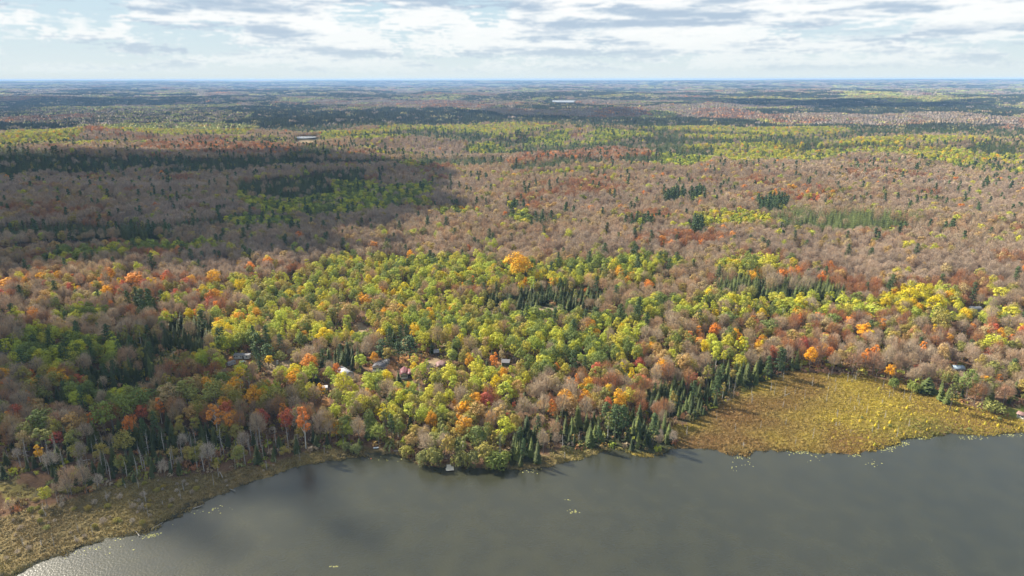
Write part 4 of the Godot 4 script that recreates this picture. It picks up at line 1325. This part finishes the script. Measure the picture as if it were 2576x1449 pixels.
func heroes() -> void:
	var L := [
		[1306, 663, 68, 58, "broad", "amber"], [537, 697, 38, 34, "broad", "amber"], [847, 929, 26, 30, "broad", "orange"], [815, 936, 30, 28, "bare", "russet"], [865, 962, 46, 56, "broad", "lime"], [970, 950, 36, 36, "broad", "yellow"], [979, 926, 24, 26, "bare", "russet"],
		[1002, 946, 17, 44, "spruce", "spruce"], [930, 955, 44, 48, "broad", "lime"], [952, 970, 28, 40, "broad", "green"], [941, 897, 22, 26, "broad", "amber"], [975, 889, 26, 36, "poplar", "olive"], [962, 872, 46, 40, "pine", "pine"], [1029, 868, 60, 46, "pine", "pine"], [1000, 876, 36, 34, "pine", "pine"], [1020, 865, 22, 32, "poplar", "tan"], [1040, 905, 24, 34, "poplar", "lime"],
		[805, 979, 20, 36, "poplar", "amber"], [675, 904, 20, 28, "poplar", "yellow"], [604, 935, 28, 26, "broad", "yellow"], [708, 935, 36, 30, "broad", "lime"], [740, 930, 40, 34, "broad", "yellow"], [770, 942, 30, 30, "broad", "lime"], [647, 857, 42, 40, "pine", "pine"], [672, 882, 44, 36, "pine", "pine"], [641, 885, 22, 30, "pine", "pine"], [690, 872, 20, 26, "broad", "tan"], [722, 868, 22, 28, "broad", "tan"], [706, 895, 30, 24, "broad", "olive"],
		[780, 945, 16, 36, "spruce", "spruce"], [796, 950, 20, 40, "spruce", "spruce"], [762, 955, 14, 34, "spruce", "spruce"], [1244, 905, 22, 44, "poplar", "orange"], [1262, 885, 18, 50, "poplar", "tan"], [1398, 927, 22, 28, "broad", "orange"], [1483, 963, 38, 26, "broad", "amber"], [1486, 982, 36, 32, "broad", "green"], [1579, 920, 28, 28, "broad", "lime"], [1612, 929, 30, 28, "broad", "lime"], [1605, 958, 34, 34, "broad", "red"], [1588, 989, 22, 30, "poplar", "orange"],
		[1276, 1054, 14, 42, "poplar", "red"], [1292, 1018, 11, 20, "poplar", "red"], [1341, 1034, 20, 22, "broad", "red"], [1439, 1018, 44, 42, "broad", "tan"], [1525, 1032, 36, 44, "pine", "pine"], [1650, 1023, 36, 38, "bare", "pale"], [1694, 1094, 24, 34, "bare", "pale"], [1662, 1090, 16, 30, "bare", "pale"], [963, 1040, 24, 56, "poplar", "yellow"], [1540, 1060, 14, 44, "spruce", "fir"], [1505, 1075, 14, 42, "spruce", "spruce"], [1480, 1085, 13, 40, "spruce", "spruce"], [1448, 1080, 13, 38, "spruce", "fir"], [1330, 1090, 16, 46, "spruce", "spruce"], [1300, 1095, 14, 40, "spruce", "spruce"], [1415, 1105, 12, 34, "snag", "grey"], [1457, 1098, 10, 26, "snag", "grey"], [1312, 1120, 12, 30, "snag", "grey"],
		[1068, 1138, 16, 36, "spruce", "spruce"], [1090, 1146, 52, 42, "shrub", "willow"], [1062, 1152, 36, 34, "shrub", "willow"], [1102, 1146, 30, 30, "shrub", "willow"], [1152, 1118, 44, 34, "shrub", "willow"], [1160, 1154, 50, 38, "shrub", "willow"], [1190, 1150, 40, 36, "shrub", "willow"], [1243, 1156, 62, 40, "shrub", "green"], [1216, 1134, 48, 40, "broad", "olive"], [1270, 1150, 34, 32, "shrub", "green"], [1022, 1134, 42, 24, "shrub", "olive"], [1094, 1103, 50, 38, "broad", "olive"], [870, 1122, 26, 22, "shrub", "willow"], [895, 1128, 30, 24, "shrub", "willow"], [903, 1112, 14, 40, "spruce", "fir"], [950, 1085, 40, 40, "broad", "green"], [1045, 1085, 36, 34, "broad", "olive"], [1115, 1050, 30, 40, "spruce", "spruce"], [1128, 1045, 14, 46, "spruce", "spruce"],
		[1000, 1060, 34, 44, "poplar", "olive"], [1030, 1030, 36, 50, "poplar", "lime"], [1075, 1030, 40, 44, "broad", "olive"], [1180, 1055, 50, 40, "broad", "olive"], [1150, 1060, 24, 30, "broad", "orange"], [1145, 1015, 18, 24, "broad", "amber"], [1270, 985, 44, 60, "poplar", "lime"], [1310, 925, 24, 50, "poplar", "olive"], [1200, 930, 44, 40, "broad", "lime"], [1130, 940, 50, 50, "broad", "lime"],
		[196, 952, 30, 26, "broad", "red"], [327, 1067, 36, 46, "broad", "orange"], [311, 1107, 50, 40, "broad", "olive"], [540, 1042, 36, 60, "poplar", "orange"], [573, 1060, 26, 54, "poplar", "orange"], [613, 1027, 24, 28, "broad", "red"], [722, 1055, 40, 48, "broad", "red"], [762, 1056, 34, 80, "poplar", "orange"], [742, 1040, 26, 40, "broad", "red"], [300, 1149, 16, 18, "broad", "red"], [100, 1098, 40, 44, "poplar", "olive"], [96, 1133, 22, 34, "poplar", "amber"], [104, 1054, 60, 48, "broad", "green"], [256, 1040, 54, 60, "broad", "green"], [307, 1018, 60, 52, "broad", "green"], [355, 1000, 60, 44, "broad", "green"], [427, 992, 60, 54, "broad", "tan"], [467, 983, 60, 54, "broad", "olive"], [533, 983, 60, 60, "broad", "olive"], [591, 969, 40, 34, "broad", "amber"], [640, 992, 50, 54, "broad", "amber"], [693, 996, 60, 54, "broad", "olive"], [500, 1030, 30, 46, "broad", "olive"], [40, 1036, 34, 34, "broad", "red"], [178, 1063, 50, 44, "broad", "tan"], [660, 1020, 30, 40, "broad", "olive"], [590, 1000, 40, 50, "broad", "olive"],
		[164, 885, 26, 26, "broad", "yellow"], [222, 876, 22, 20, "broad", "orange"], [248, 878, 22, 20, "bare", "russet"], [284, 843, 18, 18, "broad", "red"], [31, 847, 24, 18, "broad", "lime"], [75, 865, 26, 18, "broad", "lime"], [228, 854, 40, 28, "broad", "lime"], [75, 940, 20, 24, "broad", "orange"], [20, 965, 30, 24, "broad", "orange"],
		[257, 720, 26, 24, "broad", "amber"], [150, 728, 20, 20, "broad", "amber"], [383, 710, 30, 20, "broad", "amber"], [337, 698, 44, 26, "broad", "orange"], [390, 691, 28, 20, "bare", "russet"], [200, 731, 26, 22, "bare", "russet"], [192, 738, 22, 20, "pine", "pine"], [17, 710, 40, 22, "broad", "amber"], [723, 743, 34, 28, "broad", "yellow"], [693, 703, 20, 22, "broad", "amber"], [727, 663, 16, 18, "broad", "amber"], [607, 663, 28, 18, "broad", "amber"], [250, 745, 44, 22, "broad", "lime"],
		[1165, 723, 12, 34, "poplar", "amber"], [1191, 706, 12, 34, "poplar", "orange"], [1280, 708, 16, 32, "poplar", "yellow"], [1356, 694, 32, 26, "broad", "yellow"], [1390, 695, 34, 26, "broad", "yellow"], [1415, 685, 18, 22, "broad", "tan"], [1509, 651, 14, 28, "spruce", "spruce"], [1462, 645, 12, 18, "spruce", "spruce"], [1405, 655, 12, 18, "spruce", "spruce"], [1685, 666, 24, 32, "pine", "pine"], [1142, 628, 12, 16, "broad", "yellow"], [974, 590, 9, 16, "broad", "orange"],
		[1200, 676, 44, 28, "broad", "lime"], [1235, 673, 40, 28, "broad", "lime"], [1180, 690, 36, 26, "broad", "lime"], [970, 696, 36, 36, "broad", "green"], [995, 690, 34, 34, "broad", "green"], [905, 676, 36, 28, "broad", "green"], [1092, 660, 36, 28, "broad", "green"], [1459, 663, 40, 26, "broad", "green"], [1492, 672, 34, 28, "broad", "green"],
		[1764, 666, 18, 30, "spruce", "spruce"], [1887, 635, 22, 20, "pine", "pine"], [1892, 663, 38, 46, "broad", "green"], [1937, 663, 52, 40, "broad", "lime"], [1992, 653, 26, 28, "broad", "green"], [1852, 665, 26, 24, "broad", "amber"], [1894, 695, 36, 24, "broad", "amber"], [1810, 686, 24, 36, "pine", "pine"], [1967, 693, 26, 28, "broad", "orange"], [2010, 696, 40, 26, "bare", "russet"], [2057, 670, 24, 28, "broad", "olive"], [2049, 651, 12, 22, "spruce", "spruce"], [2220, 698, 18, 28, "broad", "tan"],
		[1784, 741, 28, 28, "broad", "yellow"], [1840, 753, 44, 36, "broad", "yellow"], [1985, 766, 40, 34, "broad", "lime"], [2012, 766, 40, 36, "broad", "yellow"], [2094, 808, 46, 32, "broad", "green"], [2137, 778, 40, 28, "broad", "lime"], [2197, 783, 60, 28, "broad", "lime"], [2285, 745, 44, 36, "broad", "yellow"], [2320, 738, 44, 40, "broad", "yellow"], [2354, 765, 44, 38, "broad", "yellow"], [2370, 803, 46, 42, "broad", "olive"], [2497, 863, 58, 36, "broad", "lime"], [1937, 823, 46, 34, "broad", "green"], [1834, 800, 50, 30, "broad", "green"], [1797, 830, 28, 32, "broad", "orange"], [1737, 850, 16, 22, "broad", "red"], [1760, 860, 26, 26, "broad", "orange"], [1800, 873, 40, 34, "broad", "lime"], [1847, 846, 16, 34, "poplar", "yellow"], [1865, 866, 22, 42, "poplar", "yellow"], [1920, 856, 24, 22, "broad", "amber"], [2074, 853, 34, 22, "broad", "orange"], [1987, 873, 24, 28, "broad", "orange"], [2174, 846, 16, 30, "poplar", "amber"], [2257, 858, 14, 18, "broad", "orange"], [2414, 866, 10, 36, "spruce", "spruce"], [2444, 870, 22, 26, "pine", "pine"], [2190, 826, 24, 38, "pine", "pine"], [1890, 796, 12, 18, "broad", "red"],
		[2041, 889, 24, 30, "broad", "orange"], [2090, 892, 32, 30, "broad", "orange"], [2150, 903, 50, 42, "bare", "russet"], [2241, 932, 24, 26, "broad", "amber"], [2308, 929, 18, 20, "broad", "red"], [2401, 974, 26, 58, "pine", "fir"], [2335, 965, 36, 46, "spruce", "fir"], [2370, 982, 15, 52, "spruce", "fir"], [2386, 990, 15, 52, "spruce", "fir"], [2557, 970, 15, 44, "spruce", "fir"], [2495, 985, 18, 52, "spruce", "fir"], [2531, 985, 40, 34, "bare", "russet"], [2440, 960, 40, 50, "broad", "green"], [2250, 965, 24, 24, "shrub", "green"], [2300, 975, 30, 22, "shrub", "green"], [2500, 1025, 50, 24, "shrub", "olive"], [1950, 865, 40, 30, "broad", "tan"], [2520, 740, 40, 24, "broad", "lime"], [2545, 790, 40, 30, "broad", "lime"],
	]
	for h in L:
		hero(h[0], h[1], h[2], h[3], h[4], h[5])

# ------------------------------------------------------------------ materials
func noise_tex(freq: float, a: Color, b: Color, octaves := 4, seed_ := 1) -> NoiseTexture2D:
	var n := FastNoiseLite.new()
	n.seed = seed_
	n.frequency = freq
	n.fractal_octaves = octaves
	var t := NoiseTexture2D.new()
	t.width = 512
	t.height = 512
	t.seamless = true
	t.noise = n
	var g := Gradient.new()
	g.set_color(0, a)
	g.set_color(1, b)
	t.color_ramp = g
	return t

func leafy(glow: float) -> StandardMaterial3D:
	var m := StandardMaterial3D.new()
	m.vertex_color_use_as_albedo = true
	m.roughness = 0.75
	m.metallic_specular = 0.25
	if glow > 0.0:
		m.backlight_enabled = true
		m.backlight = Color(glow, glow, glow)
	return m

func materials() -> void:
	M.leaf = leafy(0.7)
	M.needle = leafy(0.25)
	M.twig = leafy(0.55)
	M.deadwood = leafy(0.0)
	M.grass = leafy(0.5)
	M.canopy = leafy(0.25)
	M.bark_grey = mat(.17, .15, .13)
	M.bark_dark = mat(.10, .08, .065)
	M.bark_birch = mat(.55, .53, .48)
	M.bark_dead = mat(.34, .32, .29)
	M.deadlog = mat(.32, .30, .27)
	M.cloud = mat(.9, .9, .9)
	M.soil = StandardMaterial3D.new()
	M.soil.vertex_color_use_as_albedo = true
	M.soil.albedo_texture = noise_tex(0.04, Color(0.72, 0.72, 0.72), Color(1, 1, 1), 5, 5)
	M.soil.roughness = 1.0
	M.soil.metallic_specular = 0.1
	var wn := FastNoiseLite.new()
	wn.seed = 8
	wn.frequency = 0.035
	wn.fractal_octaves = 3
	var wt := NoiseTexture2D.new()
	wt.width = 2048
	wt.height = 2048
	wt.seamless = true
	wt.as_normal_map = true
	wt.bump_strength = 6.0
	wt.noise = wn
	M.water = StandardMaterial3D.new()
	M.water.albedo_color = lin(.031, .032, .020)
	M.water.albedo_texture = noise_tex(0.012, Color(0.86, 0.88, 0.92), Color(1, 1, 0.97), 3, 12)
	M.water.roughness = 0.24
	M.water.metallic_specular = 0.5
	M.water.normal_enabled = true
	M.water.normal_texture = wt
	M.water.normal_scale = 0.15
	M.water.uv1_scale = Vector3(27, 23, 1)
	M.far_water = mat(.2, .22, .24, 0.25)
	M.siding = mat(.50, .50, .48, 0.6)
	M.white = mat(.55, .55, .54, 0.5)
	M.tan_wall = mat(.28, .20, .13)
	M.grey_wall = mat(.30, .31, .33, 0.6)
	M.dark_wall = mat(.05, .05, .055)
	M.green_wall = mat(.09, .12, .085)
	M.red_roof = mat(.19, .085, .095, 0.5)
	M.pink_roof = mat(.22, .14, .13, 0.5)
	M.pale_roof = mat(.42, .42, .44, 0.4)
	M.blue_roof = mat(.24, .31, .38, 0.4)
	M.metal_roof = mat(.19, .19, .2, 0.4)
	M.shingle = mat(.13, .13, .145)
	M.pane = mat(.03, .035, .04, 0.1)
	M.dark_wood = mat(.12, .09, .07)
	M.grey_wood = mat(.30, .28, .25)
	M.dock_wood = mat(.60, .56, .47)
	M.dock_wood2 = mat(.54, .50, .42)
	M.metal = mat(.4, .4, .42, 0.4)
	M.blue_tarp = mat(.26, .36, .46, 0.4)
	M.teal = mat(.22, .36, .36, 0.5)
	M.rubber = mat(.03, .03, .03)
	M.boat = mat(.36, .41, .46, 0.4)
	M.orange = mat(.7, .18, .08, 0.5)
	begin()
	for i in 10:
		tri(Vector3.ZERO, Vector3(cos(TAU * i / 11.0), 0, sin(TAU * i / 11.0)) * 0.5, Vector3(cos(TAU * (i + 1) / 11.0), 0, sin(TAU * (i + 1) / 11.0)) * 0.5, Color.WHITE)
	M.pad_mesh = mesh_of(bv, bc)
	M.pad_mesh.surface_set_material(0, M.grass)

func grow_kinds() -> void:
	var K := {}
	for k in ["broad", "poplar", "bare", "spruce", "pine", "shrub", "snag", "larch"]:
		K[k] = [[], [], []]
	for i in 6:
		K.broad[0].append(broad(13.5 + rng.randf_range(-0.6, 0.6), 4.4, 3.8, 15, 78, 0.32, M.bark_grey))
		K.bare[0].append(bare(16.5, 5.0, 5.0, 680, 0.085, 240, M.bark_grey))
		K.spruce[0].append(conifer(12.0, 2.25, 15, 11, M.bark_dark))
	for i in 4:
		K.poplar[0].append(broad(14.5, 2.7, 4.2, 14, 62, 0.28, M.bark_birch if i % 2 else M.bark_grey))
		K.pine[0].append(white_pine(18.0, 3.9, 24, 34, 0.34, M.bark_dark))
		K.shrub[0].append(shrub(3.4, 3.2, 11, 70, 0.26))
		K.snag[0].append(snag(8.0, M.bark_dead))
		K.larch[0].append(conifer(4.0, 0.85, 9, 8, M.bark_dark))
		K.broad[1].append(broad(13.5, 4.4, 3.8, 13, 44, 0.46, M.bark_grey))
		K.bare[1].append(bare(16.5, 5.0, 5.0, 320, 0.145, 110, M.bark_grey))
		K.spruce[1].append(three(conifer(14.0, 2.2, 10, 8, M.bark_dark), 2.4))
		K.poplar[1].append(broad(14.5, 2.7, 4.2, 10, 22, 0.55, M.bark_grey))
		K.pine[1].append(white_pine(18.0, 3.9, 14, 16, 0.7, M.bark_dark))
		K.shrub[1].append(shrub(3.4, 3.2, 8, 24, 0.5))
		K.snag[1].append(snag(8.0, M.bark_dead))
		K.broad[2].append(broad(13.5, 4.4, 3.8, 10, 24, 0.7, M.bark_grey))
		K.bare[2].append(bare(16.5, 5.0, 5.0, 150, 0.29, 70, M.bark_grey))
		K.spruce[2].append(three(conifer(15.5, 2.5, 7, 7, M.bark_dark), 2.6))
		K.poplar[2].append(broad(14.5, 2.7, 4.2, 7, 12, 0.8, M.bark_grey))
		K.pine[2].append(white_pine(18.0, 3.9, 9, 10, 1.1, M.bark_dark))
		K.shrub[2].append(shrub(3.4, 3.2, 5, 12, 0.8))
		K.snag[2].append(snag(8.0, M.bark_dead))
	K.larch[1] = K.larch[0]; K.larch[2] = K.larch[0]
	K.tuft = [[]]
	K.mound = [[]]
	K.stand_round = [[], []]
	K.stand_pointed = [[], []]
	for i in 4:
		K.tuft[0].append([tuft(0.8, 1.1, 30)[0]])
		K.mound[0].append([mound(0.8, 1.1, 34, 0.3)[0]])
		K.stand_round[0].append([canopy_clump(25.0, 9, 14.0, 5.2, false)[0]])
		K.stand_pointed[0].append([canopy_clump(25.0, 15, 15.0, 3.2, true)[0]])
		K.stand_round[1].append([canopy_clump(70.0, 26, 17.0, 9.0, false)[0]])
		K.stand_pointed[1].append([canopy_clump(70.0, 40, 18.0, 6.0, true)[0]])
	KIND = K

# ------------------------------------------------------------------ all of it
func _ready() -> void:
	to_sun = Vector3(sin(deg_to_rad(SUN_AZ)) * cos(deg_to_rad(SUN_EL)), sin(deg_to_rad(SUN_EL)), -cos(deg_to_rad(SUN_AZ)) * cos(deg_to_rad(SUN_EL)))
	var cam := Camera3D.new()
	cam.name = "camera"
	cam.position = EYE
	cam.rotation_degrees = Vector3(-PITCH, 0, -0.08)
	cam.fov = rad_to_deg(2.0 * atan(724.5 / FOCAL))
	cam.near = 1.0
	cam.far = 120000.0
	add_child(cam)
	var env := Environment.new()
	env.background_mode = Environment.BG_SKY
	env.tonemap_mode = Environment.TONE_MAPPER_LINEAR
	env.tonemap_exposure = 2.9
	env.sdfgi_enabled = true
	env.ssao_enabled = true
	env.ssil_enabled = true
	env.fog_enabled = true
	env.fog_density = 0.000045
	env.fog_light_color = lin(.27, .47, .80)
	var we := WorldEnvironment.new()
	we.name = "world_environment"
	we.environment = env
	add_child(we)
	var pano := PanoramaSkyMaterial.new()
	pano.panorama = make_sky()
	pano.energy_multiplier = 0.36
	env.sky = Sky.new()
	env.sky.sky_material = pano
	var sun := DirectionalLight3D.new()
	sun.name = "sun"
	sun.light_color = Color(1.0, 0.955, 0.88)
	sun.light_energy = 1.6
	sun.light_angular_distance = 0.5
	sun.shadow_enabled = true
	sun.look_at_from_position(to_sun * 100.0, Vector3.ZERO)
	add_child(sun)

	rng.seed = 20231
	relief.seed = 3
	relief.frequency = 1.0 / 420.0
	relief.fractal_octaves = 3
	ragged.seed = 5
	ragged.frequency = 1.0 / 170.0
	ragged.fractal_octaves = 3
	mottle.seed = 17
	mottle.frequency = 1.0 / 900.0
	mottle.fractal_octaves = 3
	var t0 := Time.get_ticks_msec()
	materials()
	palettes()
	survey()
	for l in [[1420, 262, 36, 4.0], [770, 347, 30, 2.0], [2385, 268, 14, 2.0]]:
		var c := at(l[0], l[1])
		var e := at(l[0] + l[2], l[1])
		var f := at(l[0], l[1] - l[3])
		var n := at(l[0], l[1] + l[3])
		var size := 1.7 if l[0] == 1420 else 1.0
		lakes.append([c, absf(e.x - c.x) * 0.6 * size, absf(f.z - n.z) * 0.42 * size, c.y + 3.0])
	lay_out()
	for c in [[510, 480, 345, 400, 330], [110, 485, 330, 420, 320], [420, 632, 240, 60, 150], [300, 1000, 105, 42, 150], [290, 1140, 95, 34, 60], [90, 890, 90, 60, 110], [1410, 293, 400, 400, 60], [2080, 263, 900, 700, 70], [250, 255, 1000, 600, 60]]:
		make_cloud(at(c[0], c[1]), c[2], c[3], rng.randf_range(-0.2, 0.2), c[4])
	terrain()
	water()
	print("terrain ", Time.get_ticks_msec() - t0)
	grow_kinds()
	buildings()
	forest()
	print("forest ", Time.get_ticks_msec() - t0)
	bog_plants()
	undergrowth()
	heroes()
	plant_trees()
	flush_heaps()
	print("done ", Time.get_ticks_msec() - t0, " trees ", trees.size())
